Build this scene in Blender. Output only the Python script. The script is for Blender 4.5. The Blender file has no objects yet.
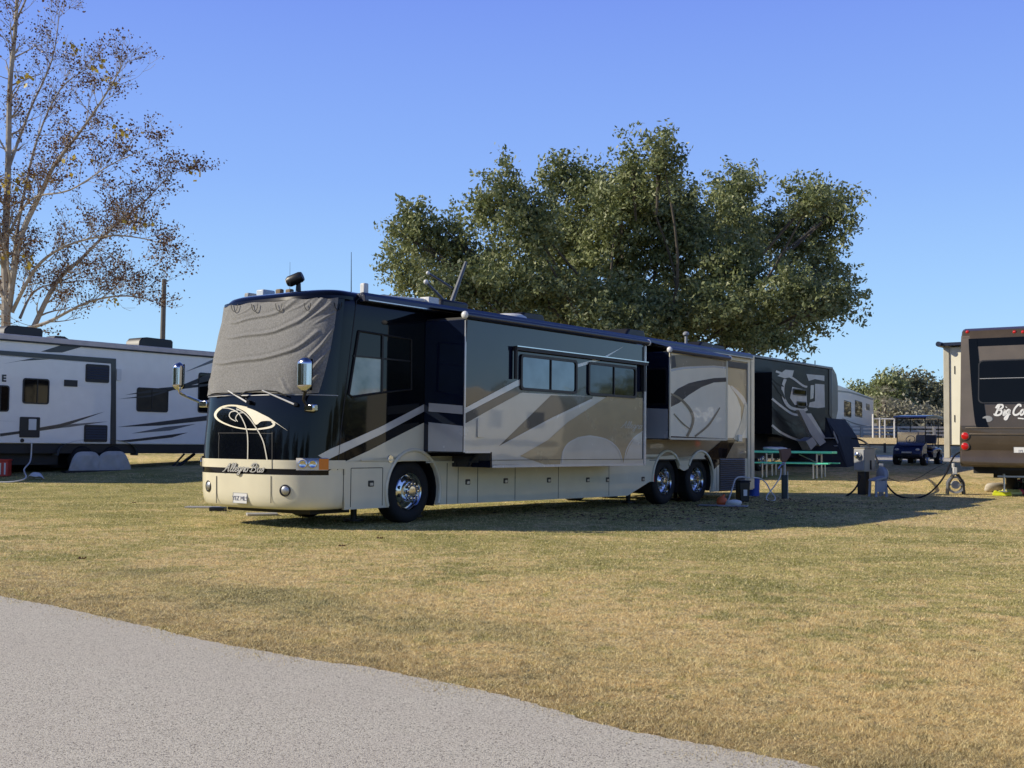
import bpy, math, random
import numpy as np
from mathutils import Vector, Matrix
from mathutils.geometry import tessellate_polygon
random.seed(7); rng = np.random.default_rng(7)
sc = bpy.context.scene
COL = sc.collection
V = Vector
pi = math.pi
def lerp(a, b, t): return a + (b - a) * t
# ---------------------------------------------------------------- camera
FPX, TH, RO, CH = 1166.5, .0518, .0105, 1.2277
cr, sr, ct, st = math.cos(RO), math.sin(RO), math.cos(TH), math.sin(TH)
CR = V((cr, -st * sr, ct * sr)); CU = V((-sr, -st * cr, ct * cr)); CF = V((0, ct, st)); CP = V((0, 0, CH))
cam = bpy.data.cameras.new('camera'); co = bpy.data.objects.new('camera', cam); COL.objects.link(co)
co.matrix_world = Matrix(((CR.x, CU.x, -CF.x, 0), (CR.y, CU.y, -CF.y, 0), (CR.z, CU.z, -CF.z, CH), (0, 0, 0, 1)))
cam.sensor_width = 36; cam.lens = FPX / 1024 * 36; cam.clip_end = 5000; cam.clip_start = .05
sc.camera = co
def ray(px, py): return CF + CR * ((px - 512) / FPX) + CU * ((384 - py) / FPX)
def at(px, py, d):            # a point at distance d (along +Y) in the place
    r = ray(px, py); return CP + r * (d / r.y)
def g(d):                     # the lawn rises gently beyond the coach
    if d < 24: return 0.
    if d < 32: return .045 * (d - 24) ** 2 / 16
    if d < 60: return .18 + .045 * (d - 32)
    if d < 85: return 1.44 + .045 * ((d - 60) - (d - 60) ** 2 / 50)
    return 2.0025
def gxy(px, d):               # on the ground under a column of the view
    r = ray(px, 440); p = CP + r * (d / r.y); return V((p.x, p.y, g(p.y)))
# ---------------------------------------------------------------- world and sun
EL = 29.5; SD = V((-math.cos(math.radians(EL)) * .998, -math.cos(math.radians(EL)) * .06, math.sin(math.radians(EL))))
w = bpy.data.worlds.new('World'); sc.world = w; w.use_nodes = True
nt = w.node_tree; bg = nt.nodes['Background']
sky = nt.nodes.new('ShaderNodeTexSky'); sky.sky_type = 'NISHITA'; sky.sun_disc = False
sky.sun_elevation = math.radians(EL); sky.sun_rotation = math.atan2(SD.x, SD.y)
sky.air_density = 1.0; sky.dust_density = .35; sky.ozone_density = 2.2; sky.altitude = 20
hs = nt.nodes.new('ShaderNodeHueSaturation'); hs.inputs['Saturation'].default_value = 1.35; hs.inputs['Value'].default_value = 1.45; hs.inputs['Hue'].default_value = .513
nt.links.new(sky.outputs[0], hs.inputs['Color']); bg.inputs['Strength'].default_value = .13
wtc = nt.nodes.new('ShaderNodeTexCoord'); wsp = nt.nodes.new('ShaderNodeSeparateXYZ'); nt.links.new(wtc.outputs['Generated'], wsp.inputs[0])
wr = nt.nodes.new('ShaderNodeValToRGB'); nt.links.new(wsp.outputs[2], wr.inputs[0]); els = wr.color_ramp.elements      # clear winter sky, paler to the horizon
for i, (p_, c_) in enumerate(((0., (.52, .78, 1.0)), (.06, (.45, .73, 1.0)), (.13, (.37, .63, 1.0)), (.22, (.285, .485, .98)), (.37, (.20, .325, .90)), (.47, (.06, .11, .40)), (1., (.012, .026, .12)))):
    e_ = els[i] if i < 2 else els.new(p_); e_.position = p_; e_.color = (*c_, 1)
wv = nt.nodes.new('ShaderNodeVectorMath'); wv.operation = 'SCALE'; wv.inputs[3].default_value = 1 / .13; nt.links.new(wr.outputs[0], wv.inputs[0])
wm = nt.nodes.new('ShaderNodeMix'); wm.data_type = 'RGBA'; wm.inputs[0].default_value = .92; nt.links.new(hs.outputs[0], wm.inputs[6]); nt.links.new(wv.outputs[0], wm.inputs[7]); nt.links.new(wm.outputs[2], bg.inputs['Color'])
SKYHS = hs
sl = bpy.data.lights.new('sun', 'SUN'); sl.energy = 5.0; sl.angle = math.radians(.53); sl.color = (1, .91, .74)
so = bpy.data.objects.new('sun', sl); COL.objects.link(so); so.rotation_euler = SD.to_track_quat('Z', 'Y').to_euler(); so.location = (-40, -5, 30)
sc.view_settings.view_transform = 'Standard'; sc.view_settings.look = 'None'; sc.view_settings.exposure = 0
sc.render.engine = 'CYCLES'; sc.cycles.max_bounces = 6; sc.cycles.transparent_max_bounces = 8; sc.cycles.caustics_reflective = False; sc.cycles.caustics_refractive = False
# ---------------------------------------------------------------- materials
MATS = {}
def pm(name, c, rough=.5, metal=0., coat=0., var=.12, scale=3., bump=0., bscale=60., c2=None, spec=.5, wave=0., transm=0.):
    if name in MATS: return MATS[name]
    m = bpy.data.materials.new(name); m.use_nodes = True; n = m.node_tree; b = n.nodes['Principled BSDF']; L = n.links
    tc = n.nodes.new('ShaderNodeTexCoord'); no = n.nodes.new('ShaderNodeTexNoise'); no.inputs['Scale'].default_value = scale; no.inputs['Detail'].default_value = 6
    L.new(tc.outputs['Object'], no.inputs['Vector'])
    mx = n.nodes.new('ShaderNodeMix'); mx.data_type = 'RGBA'
    ramp = n.nodes.new('ShaderNodeMapRange'); ramp.inputs[1].default_value = .3; ramp.inputs[2].default_value = .7
    L.new(no.outputs[0], ramp.inputs[0]); L.new(ramp.outputs[0], mx.inputs[0])
    a = [x * (1 - var) for x in c]; z = c2 or [min(1, x * (1 + var)) for x in c]
    mx.inputs[6].default_value = (*a, 1); mx.inputs[7].default_value = (*z, 1)
    L.new(mx.outputs[2], b.inputs['Base Color'])
    b.inputs['Metallic'].default_value = metal; b.inputs['Specular IOR Level'].default_value = spec if coat < .5 else spec * .3
    r2 = n.nodes.new('ShaderNodeMapRange'); r2.inputs[3].default_value = rough * .8; r2.inputs[4].default_value = min(1, rough * 1.25)
    L.new(no.outputs[0], r2.inputs[0]); L.new(r2.outputs[0], b.inputs['Roughness'])
    if coat: b.inputs['Coat Weight'].default_value = coat; b.inputs['Coat Roughness'].default_value = .03
    if transm: b.inputs['Transmission Weight'].default_value = transm
    last = None
    if wave:
        n2 = n.nodes.new('ShaderNodeTexNoise'); n2.inputs['Scale'].default_value = 1.3; n2.inputs['Detail'].default_value = 1; L.new(tc.outputs['Object'], n2.inputs['Vector'])
        bp = n.nodes.new('ShaderNodeBump'); bp.inputs['Strength'].default_value = 1; bp.inputs['Distance'].default_value = wave; L.new(n2.outputs[0], bp.inputs['Height']); last = bp
    if bump:
        n3 = n.nodes.new('ShaderNodeTexNoise'); n3.inputs['Scale'].default_value = bscale; n3.inputs['Detail'].default_value = 4; L.new(tc.outputs['Object'], n3.inputs['Vector'])
        bp = n.nodes.new('ShaderNodeBump'); bp.inputs['Strength'].default_value = 1; bp.inputs['Distance'].default_value = bump; L.new(n3.outputs[0], bp.inputs['Height'])
        if last: L.new(last.outputs[0], bp.inputs['Normal'])
        last = bp
    if last:
        L.new(last.outputs[0], b.inputs['Normal'])
        if coat: L.new(last.outputs[0], b.inputs['Coat Normal'])
    MATS[name] = m; return m
W_ = .003
paint_black = pm('paint_black', (.003, .004, .007), .14, coat=.55, spec=.1, wave=W_)
paint_cream = pm('paint_cream', (.74, .69, .52), .25, coat=.6, wave=W_, var=.04)
paint_silver = pm('paint_silver', (.60, .60, .59), .25, metal=.25, coat=.8, wave=W_, var=.05)
paint_champ = pm('paint_champagne', (.56, .54, .48), .25, metal=.2, coat=.8, wave=W_, var=.05)
paint_taupe = pm('paint_taupe', (.10, .094, .088), .25, metal=.2, coat=.8, wave=W_, var=.05)
paint_tan = pm('paint_tan', (.38, .31, .20), .25, metal=.2, coat=.7, wave=W_, var=.05)
paint_khaki = pm('paint_khaki', (.30, .26, .18), .25, metal=.2, coat=.7, wave=W_, var=.05)
gloss_black = pm('gloss_navy_black', (.006, .010, .026), .10, coat=1., spec=.6, wave=.004); mirror_tint = pm('mirror_tint_glass', (.17, .19, .22), .04, metal=1., wave=.0015); mirror_tint_dim = pm('mirror_tint_dark_reflection', (.085, .095, .11), .04, metal=1., wave=.0015); glass_blk = pm('tinted_glass', (.003, .003, .003), .08, coat=.25, spec=.05); glass_dark = pm('dark_glass', (.004, .005, .006), .04, coat=.7, wave=.001, spec=.1)
black_rub = pm('black_rubber', (.008, .008, .009), .75, var=.3)
black_pl = pm('black_plastic', (.012, .012, .014), .4)
black_met = pm('black_metal', (.012, .012, .013), .5, var=.3)
chrome = pm('chrome', (.66, .66, .66), .12, metal=1., var=.03)
steel = pm('steel', (.45, .46, .47), .35, metal=.9)
alu = pm('aluminium', (.62, .63, .64), .3, metal=.9)
galv = pm('galvanised', (.42, .43, .44), .45, metal=.7, var=.15)
white_pl = pm('white_plastic', (.72, .72, .70), .4, var=.05)
white_paint = pm('white_paint', (.90, .88, .83), .3, coat=.4, wave=.003, var=.03)
grey_pl = pm('grey_plastic', (.30, .31, .32), .5)
greypaint = pm('grey_paint', (.13, .14, .15), .35, coat=.3)
charcoal = pm('charcoal_paint', (.030, .033, .038), .35, coat=.3)
navy = pm('navy_vinyl', (.012, .018, .045), .35, coat=.3)
navy_p = pm('navy_paint', (.005, .009, .045), .25, coat=.4)
brown_p = pm('paint_brown', (.085, .064, .042), .25, metal=.2, coat=.7, wave=.004, var=.06)
brown_l = pm('paint_light_brown', (.15, .12, .088), .3, metal=.2, coat=.6, wave=.004, var=.06)
cream_v = pm('cream_panel', (.86, .82, .66), .35, coat=.3, var=.03)
red_l = pm('red_lens', (.55, .015, .01), .2, coat=1.)
amber = pm('amber_lens', (.75, .22, .03), .15, coat=1.)
clear_l = pm('lamp_lens', (.84, .80, .70), .3, coat=.4, c2=(.62, .59, .52), scale=14)
mesh_cloth = pm('grey_mesh_cloth', (.205, .203, .195), .9, bump=.005, bscale=110, var=.30, scale=45)
cloth_w = pm('pale_cloth', (.50, .48, .44), .9, bump=.01, bscale=9)
green_p = pm('green_vinyl', (.16, .88, .58), .35, var=.08)
concrete = pm('concrete', (.42, .41, .39), .85, bump=.004)
wood = pm('weathered_wood', (.22, .16, .10), .8, bump=.004)
blue_pl = pm('blue_plastic', (.02, .08, .42), .35)
yellow_pl = pm('yellow_plastic', (.75, .80, .03), .4)
red_pl = pm('red_plastic', (.60, .05, .03), .45)
orange_pl = pm('orange_plastic', (.75, .16, .05), .5)
pinkred = pm('pink_red_plastic', (.70, .04, .10), .4)
seam = pm('dark_seam', (.02, .02, .02), .6)
# ---------------------------------------------------------------- mesh builder
def tag(o, label=None, cat=None, group=None, kind=None):
    if label: o['label'] = label
    if cat: o['category'] = cat
    if group: o['group'] = group
    if kind: o['kind'] = kind
    return o
class MB:
    def __init__(s): s.v = []; s.f = []
    def add(s, vs, fs):
        n = len(s.v); s.v += [tuple(x) for x in vs]; s.f += [tuple(i + n for i in f) for f in fs]; return s
    def box(s, x0, x1, y0, y1, z0, z1):
        return s.add([(x, y, z) for x in (x0, x1) for y in (y0, y1) for z in (z0, z1)], [(0, 1, 3, 2), (4, 6, 7, 5), (0, 4, 5, 1), (2, 3, 7, 6), (0, 2, 6, 4), (1, 5, 7, 3)])
    def cyl(s, p0, p1, r0, r1=None, n=12, caps=True): return s.tube([p0, p1], [r0, r0 if r1 is None else r1], n, caps)
    def tube(s, pts, r, n=8, caps=True):
        pts = [V(p) for p in pts]
        if not hasattr(r, '__len__'): r = [r] * len(pts)
        vs = []; up = None
        for i, p in enumerate(pts):
            d = (pts[min(i + 1, len(pts) - 1)] - pts[max(i - 1, 0)])
            d = d.normalized() if d.length > 1e-9 else V((0, 0, 1))
            if up is None: up = V((0, 0, 1)) if abs(d.z) < .9 else V((1, 0, 0))
            a = d.cross(up)
            if a.length < 1e-5: a = d.cross(V((1, .3, 0)))
            a.normalize(); b = a.cross(d).normalized(); up = b
            for k in range(n):
                t = 2 * pi * k / n; vs.append(p + a * (math.cos(t) * r[i]) + b * (math.sin(t) * r[i]))
        fs = [(i * n + k, i * n + (k + 1) % n, (i + 1) * n + (k + 1) % n, (i + 1) * n + k) for i in range(len(pts) - 1) for k in range(n)]
        if caps: fs += [tuple(reversed(range(n))), tuple((len(pts) - 1) * n + k for k in range(n))]
        return s.add(vs, fs)
    def lathe(s, prof, c, axis, n=32):     # prof: (radius, along axis)
        ax = V(axis).normalized(); u = V((0, 0, 1)) if abs(ax.z) < .9 else V((1, 0, 0)); a = ax.cross(u).normalized(); b = ax.cross(a); c = V(c); vs = []
        for r, h in prof:
            for k in range(n): t = 2 * pi * k / n; vs.append(c + ax * h + (a * math.cos(t) + b * math.sin(t)) * r)
        m = len(prof); fs = [(i * n + k, i * n + (k + 1) % n, (i + 1) * n + (k + 1) % n, (i + 1) * n + k) for i in range(m - 1) for k in range(n)]
        return s.add(vs, fs)
    def sphere(s, c, r, n=12, sc_=(1, 1, 1)):
        c = V(c); vs = []; fs = []; m = n // 2
        for i in range(m + 1):
            ph = pi * i / m
            for k in range(n): t = 2 * pi * k / n; vs.append((c.x + r * sc_[0] * math.sin(ph) * math.cos(t), c.y + r * sc_[1] * math.sin(ph) * math.sin(t), c.z + r * sc_[2] * math.cos(ph)))
        fs = [(i * n + k, i * n + (k + 1) % n, (i + 1) * n + (k + 1) % n, (i + 1) * n + k) for i in range(m) for k in range(n)]
        return s.add(vs, fs)
    def poly(s, pts):                      # one flat polygon, any outline
        t = tessellate_polygon([[V(p) for p in pts]]); return s.add(pts, t)
    def prism(s, pts, off):                # flat polygon pushed along off
        off = V(off); n = len(pts); t = tessellate_polygon([[V(p) for p in pts]])
        vs = [V(p) for p in pts] + [V(p) + off for p in pts]
        fs = list(t) + [tuple(i + n for i in f) for f in t] + [(i, (i + 1) % n, (i + 1) % n + n, i + n) for i in range(n)]
        return s.add(vs, fs)
    def grid(s, fn, nu, nv):
        vs = [fn(i / nu, j / nv) for j in range(nv + 1) for i in range(nu + 1)]
        return s.add(vs, [(j * (nu + 1) + i, j * (nu + 1) + i + 1, (j + 1) * (nu + 1) + i + 1, (j + 1) * (nu + 1) + i) for j in range(nv) for i in range(nu)])
    def build(s, name, mat, parent=None, smooth=None, bevel=0, label=None, sub=0):
        me = bpy.data.meshes.new(name); me.from_pydata(s.v, [], s.f); me.materials.append(mat)
        import bmesh
        bm = bmesh.new(); bm.from_mesh(me); bmesh.ops.remove_doubles(bm, verts=bm.verts, dist=1e-6); bmesh.ops.recalc_face_normals(bm, faces=bm.faces); bm.to_mesh(me); bm.free()
        if smooth is None: smooth = True
        if smooth:
            me.polygons.foreach_set('use_smooth', [True] * len(me.polygons))
            me.set_sharp_from_angle(angle=math.radians(38))
        o = bpy.data.objects.new(name, me); COL.objects.link(o)
        if parent: o.parent = parent
        if bevel:
            b = o.modifiers.new('bevel', 'BEVEL'); b.width = bevel; b.segments = 2; b.limit_method = 'ANGLE'; b.angle_limit = math.radians(50); b.harden_normals = False
        if label: o['label'] = label
        return o
def empty(name, loc, rz=0, label=None, cat=None, group=None):
    o = bpy.data.objects.new(name, None); COL.objects.link(o); o.location = loc; o.rotation_euler = (0, 0, rz); o.empty_display_size = .3
    return tag(o, label, cat, group)
def cr_spline(P, k=8):
    P = [V(p) for p in P]; out = []
    for i in range(len(P) - 1):
        a = P[max(i - 1, 0)]; b = P[i]; c = P[i + 1]; d = P[min(i + 2, len(P) - 1)]
        for j in range(k):
            t = j / k; out.append(.5 * ((2 * b) + (c - a) * t + (2 * a - 5 * b + 4 * c - d) * t * t + (3 * b - a - 3 * c + d) * t ** 3))
    return out + [P[-1]]
def rrect(x0, x1, y0, y1, r, k=4):
    out = []
    for cx, cy, a0 in ((x1 - r, y1 - r, 0), (x0 + r, y1 - r, 90), (x0 + r, y0 + r, 180), (x1 - r, y0 + r, 270)):
        for i in range(k + 1): a = math.radians(a0 + 90 * i / k); out.append((cx + r * math.cos(a), cy + r * math.sin(a)))
    return out
class Frame:      # a vehicle's own axes: u to its rear, w across from the near side, z up
    def __init__(s, x0, y0, z0, a): s.o = V((x0, y0, z0)); s.a = a; s.U = V((math.sin(a), math.cos(a), 0)); s.W = V((-math.cos(a), math.sin(a), 0)); s.rz = pi / 2 - a
    def root(s, name, label, cat, group=None): return empty(name, s.o, s.rz, label, cat, group)
    def world(s, u, w, z): return s.o + s.U * u + s.W * w + V((0, 0, z))
    def cp(s): d = CP - s.o; return V((d.dot(s.U), d.dot(s.W), d.z))
    def rl(s, px, py): r = ray(px, py); return V((r.dot(s.U), r.dot(s.W), r.z))
    def side(s, px, py, w=0.):
        c = s.cp(); r = s.rl(px, py); t = (w - c.y) / r.y; return c + r * t
    def front(s, px, py, u=0.):
        c = s.cp(); r = s.rl(px, py); t = (u - c.x) / r.x; return c + r * t
def ribbon(mb, P2, W, mapper, k=6, close=False):   # stroke laid on a surface; P2 in view coordinates of the photo
    P = cr_spline([(p[0], p[1], 0) for p in P2], k); n = len(P)
    if not hasattr(W, '__len__'): W = [W] * len(P2)
    vs = []
    for i, p in enumerate(P):
        d = P[min(i + 1, n - 1)] - P[max(i - 1, 0)]; d = V((-d.y, d.x, 0)).normalized() if d.length > 1e-9 else V((0, 1, 0))
        f = i / (n - 1) * (len(W) - 1); j = min(int(f), len(W) - 2); ww = lerp(W[j], W[j + 1], f - j) / 2
        vs += [mapper(p.x + d.x * ww, p.y + d.y * ww), mapper(p.x - d.x * ww, p.y - d.y * ww)]
    return mb.add(vs, [(2 * i, 2 * i + 1, 2 * i + 3, 2 * i + 2) for i in range(n - 1)])
# script lettering: pen strokes per letter, x advance 1 = x-height
GL = {
 'A': (1.5, [[(-.1, -.1), (.25, .1), (.8, 1.1), (1.15, 1.85), (1.1, .9), (1.15, 0), (1.4, .15)], [(.3, .65), (.8, .75), (1.3, .8)]]),
 'l': (.55, [[(0, .2), (.35, .9), (.5, 1.7), (.3, 1.8), (.15, .9), (.15, .1), (.35, 0), (.6, .25)]]),
 'e': (.75, [[(0, .35), (.4, .55), (.5, .9), (.2, .95), (.05, .45), (.2, .02), (.5, .05), (.8, .35)]]),
 'g': (.85, [[(.6, .85), (.3, 1), (.05, .6), (.15, .1), (.45, .2), (.65, .9), (.6, 0), (.45, -.75), (.1, -.7), (.2, -.3), (.85, .25)]]),
 'r': (.75, [[(0, .2), (.2, .9), (.3, 1.05), (.35, .8), (.6, .85), (.5, .2), (.6, 0), (.8, .25)]]),
 'o': (.85, [[(.45, 1), (.1, .8), (.05, .25), (.3, 0), (.6, .25), (.6, .75), (.45, 1), (.6, .85), (.9, .9)]]),
 'B': (1.5, [[(.45, 1.8), (.3, .9), (.15, 0)], [(-.1, 1.3), (.2, 1.9), (.9, 1.9), (1.15, 1.5), (.8, 1.1), (.4, 1), (1.0, .9), (1.2, .4), (.8, 0), (.1, .05), (-.1, .3)]]),
 'u': (.95, [[(0, .8), (.15, .95), (.1, .2), (.35, .0), (.6, .3), (.7, .95), (.65, .2), (.75, 0), (1, .25)]]),
 's': (.7, [[(0, .2), (.4, 1.05), (.5, .5), (.4, .05), (.1, .05)]]),
 'i': (.5, [[(.1, .8), (.2, .95), (.15, .2), (.25, 0), (.5, .25)], [(.28, 1.4), (.34, 1.5)]]),
 'C': (1.4, [[(1.1, 1.5), (1.0, 1.85), (.6, 1.9), (.15, 1.2), (.1, .4), (.5, 0), (1.0, .1), (1.4, .5)]]),
 ' ': (.45, [])}
def script(mb, txt, org, dx, dy, size, pen, mapper, slant=.25):
    x = 0
    for c in txt:
        adv, st_ = GL[c]
        for s_ in st_:
            P = [(org[0] + (x + a + slant * b) * size * dx[0] + b * size * dy[0], org[1] + (x + a + slant * b) * size * dx[1] + b * size * dy[1]) for a, b in s_]
            ribbon(mb, P, pen, mapper, 4)
        x += adv
def text_mesh(name, txt, mat, parent, M, size, bold=0., shear=0., ext=.002):
    cu = bpy.data.curves.new(name, 'FONT'); cu.body = txt; cu.size = size; cu.extrude = ext; cu.offset = bold; cu.shear = shear
    cu.align_x = 'CENTER'; cu.align_y = 'CENTER'
    o = bpy.data.objects.new(name, cu); COL.objects.link(o); bpy.context.view_layer.update()
    me = bpy.data.meshes.new_from_object(o.evaluated_get(bpy.context.evaluated_depsgraph_get())); bpy.data.objects.remove(o)
    me.transform(M); me.materials.clear(); me.materials.append(mat)
    n = bpy.data.objects.new(name, me); COL.objects.link(n); n.parent = parent; return n
# facing helpers: text on a near side (normal -w) reads along +u ; text on a front end (normal -u) reads along -w
def M_side(u, w, z): return Matrix(((1, 0, 0, u), (0, 0, -1, w), (0, 1, 0, z), (0, 0, 0, 1)))
def M_end(u, w, z): return Matrix(((0, 0, -1, u), (-1, 0, 0, w), (0, 1, 0, z), (0, 0, 0, 1)))
def copy_tree(o, parent=None):
    c = o.copy(); COL.objects.link(c); c.parent = parent
    for ch in [x for x in list(bpy.data.objects) if x.parent == o]: copy_tree(ch, c)
    return c
# ================================================================ ground
def noise_node(n, vec, sc_, det=5, dist=0.):
    x = n.nodes.new('ShaderNodeTexNoise'); x.inputs['Scale'].default_value = sc_; x.inputs['Detail'].default_value = det; x.inputs['Distortion'].default_value = dist
    n.links.new(vec, x.inputs['Vector']); return x.outputs[0]
def mr(n, v, a, b, c=0., d=1.):
    x = n.nodes.new('ShaderNodeMapRange'); n.links.new(v, x.inputs[0])
    for i, q in enumerate((a, b, c, d)): x.inputs[i + 1].default_value = q
    return x.outputs[0]
def mix(n, f, a, b, blend='MIX'):
    x = n.nodes.new('ShaderNodeMix'); x.data_type = 'RGBA'; x.blend_type = blend
    if isinstance(f, float): x.inputs[0].default_value = f
    else: n.links.new(f, x.inputs[0])
    for i, q in ((6, a), (7, b)):
        if isinstance(q, tuple): x.inputs[i].default_value = (*q, 1)
        else: n.links.new(q, x.inputs[i])
    return x.outputs[2]
def math_(n, op, a, b):
    x = n.nodes.new('ShaderNodeMath'); x.operation = op
    for i, q in enumerate((a, b)):
        if isinstance(q, (int, float)): x.inputs[i].default_value = q
        else: n.links.new(q, x.inputs[i])
    return x.outputs[0]
ROADE = [(0, 597), (50, 606), (100, 617), (150, 628), (200, 640), (262, 652), (320, 662), (372, 669), (425, 680), (470, 689), (512, 699), (558, 712), (602, 726), (655, 737), (712, 747), (765, 757), (822, 769)]
def gp(px, py): r = ray(px, py); return CP + r * (-CH / r.z)
EDGE = [gp(*p) for p in ROADE]; d0 = (EDGE[-1] - EDGE[0]).normalized()
def lawn_material(name, blades):
    m = bpy.data.materials.new(name); m.use_nodes = True; n = m.node_tree; L = n.links; b = n.nodes['Principled BSDF']
    ge = n.nodes.new('ShaderNodeNewGeometry'); pos = ge.outputs['Position']
    big = noise_node(n, pos, .16, 4, .6); mid = noise_node(n, pos, .75, 5, .4); fine = noise_node(n, pos, 9, 4)
    green = mix(n, mr(n, mid, .35, .7), (.34, .34, .08), (.70, .61, .20)); straw = mix(n, mr(n, fine, .3, .7), (.90, .63, .28), (1., .82, .45))
    sep = n.nodes.new('ShaderNodeSeparateXYZ'); L.new(pos, sep.inputs[0])
    # distance (m) from the road's edge, across the lawn
    nx, ny = -d0.y, d0.x
    if ny < 0: nx, ny = -nx, -ny
    dist = math_(n, 'SUBTRACT', math_(n, 'ADD', math_(n, 'MULTIPLY', sep.outputs[0], nx), math_(n, 'MULTIPLY', sep.outputs[1], ny)), EDGE[8].x * nx + EDGE[8].y * ny)
    f = math_(n, 'ADD', math_(n, 'MULTIPLY', big, .9), math_(n, 'MULTIPLY', mid, .75))
    # drier towards the right and beside the road, greener to the left
    f = math_(n, 'ADD', f, mr(n, sep.outputs[0], -9, 9, -.14, .10)); f = math_(n, 'ADD', f, mr(n, dist, .6, 5.5, .26, -.13)); f = math_(n, 'ADD', f, mr(n, sep.outputs[1], 26, 60, 0, .42))
    x_ = n.nodes.new('ShaderNodeTexNoise'); x_.inputs['Scale'].default_value = 3.2; x_.inputs['Detail'].default_value = 9; x_.inputs['Roughness'].default_value = .72; x_.inputs['Distortion'].default_value = .8; L.new(pos, x_.inputs['Vector'])
    f = math_(n, 'ADD', f, mr(n, x_.outputs[0],   .3, .7, -.48, .48)); fac = mr(n, f, .62, 1.02)
    col = mix(n, fac, green, straw)
    # a few lush tufts of green along the verge
    wob = math_(n, 'ADD', dist, mr(n, mid, 0, 1, -1.0, 1.0))
    band = math_(n, 'MULTIPLY', mr(n, wob, .55, .95), mr(n, wob, 2.0, 1.35)); patch = math_(n, 'MULTIPLY', band, math_(n, 'MULTIPLY', mr(n, big, .40, .52), mr(n, sep.outputs[0], 1.6, -1.2)))
    col = mix(n, math_(n, 'MULTIPLY', math_(n, 'MULTIPLY', patch, .85), mr(n, x_.outputs[0], .42, .58, .15, 1.)), col, (.08, .12, .025))
    # brown thatch right beside the asphalt
    th = math_(n, 'MULTIPLY', mr(n, dist, .75, .0), mr(n, x_.outputs[0], .35, .6, .25, .9)); col = mix(n, th, col, (.42, .30, .15))
    vb = math_(n, 'MULTIPLY', math_(n, 'MULTIPLY', mr(n, dist, 2.6, .6), mr(n, mid, .50, .62)), mr(n, x_.outputs[0], .45, .55, .0, .7)); col = mix(n, vb, col, (.20, .165, .07))
    x2 = n.nodes.new('ShaderNodeTexNoise'); x2.inputs['Scale'].default_value = 7; x2.inputs['Detail'].default_value = 8; x2.inputs['Roughness'].default_value = .75; L.new(pos, x2.inputs['Vector'])
    col = mix(n, mr(n, x2.outputs[0], .50, .64, 0., .75), col, (.17, .13, .055)); col = mix(n, mr(n, x2.outputs[0], .46, .34, 0., .45), col, (1., .86, .55))
    if blades:
        rnd = ge.outputs['Random Per Island']; col = mix(n, mr(n, rnd, .0, 1., .15, .95), col, mix(n, mr(n, rnd, .25, .75), (.19, .155, .045), (1., .87, .48)))
        b.inputs['Roughness'].default_value = .6; b.inputs['Specular IOR Level'].default_value = .25
        tr = n.nodes.new('ShaderNodeBsdfTranslucent'); L.new(col, tr.inputs[0]); ms = n.nodes.new('ShaderNodeMixShader'); ms.inputs[0].default_value = .42
        L.new(b.outputs[0], ms.inputs[1]); L.new(tr.outputs[0], ms.inputs[2]); L.new(ms.outputs[0], n.nodes['Material Output'].inputs[0])
    else:
        vf = noise_node(n, pos, 45, 4); col = mix(n, mr(n, vf, .35, .65, .0, .55), col, (.07, .055, .025))
        v2 = noise_node(n, pos, 14, 5); col = mix(n, mr(n, v2, .45, .7, .0, .35), col, (.62, .52, .30))
        bp = n.nodes.new('ShaderNodeBump'); bp.inputs['Strength'].default_value = 1; bp.inputs['Distance'].default_value = .035; L.new(noise_node(n, pos, 28, 6), bp.inputs['Height']); L.new(bp.outputs[0], b.inputs['Normal'])
        b.inputs['Roughness'].default_value = .95; b.inputs['Specular IOR Level'].default_value = .1
    L.new(col, b.inputs['Base Color']); return m
ys = [-600, -100, -20, 0] + [4 * i for i in range(1, 6)] + [24 + i for i in range(0, 62)] + [100, 150, 300, 700, 1500]
xs = [-1500, -400, -100, -50, -20, 0, 20, 50, 100, 400, 1500]
mb = MB(); mb.v = [(x, y, g(y)) for y in ys for x in xs]; nx_ = len(xs)
mb.f = [(j * nx_ + i, j * nx_ + i + 1, (j + 1) * nx_ + i + 1, (j + 1) * nx_ + i) for j in range(len(ys) - 1) for i in range(nx_ - 1)]
go = mb.build('ground', lawn_material('lawn', False)); tag(go, kind='structure')
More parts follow.
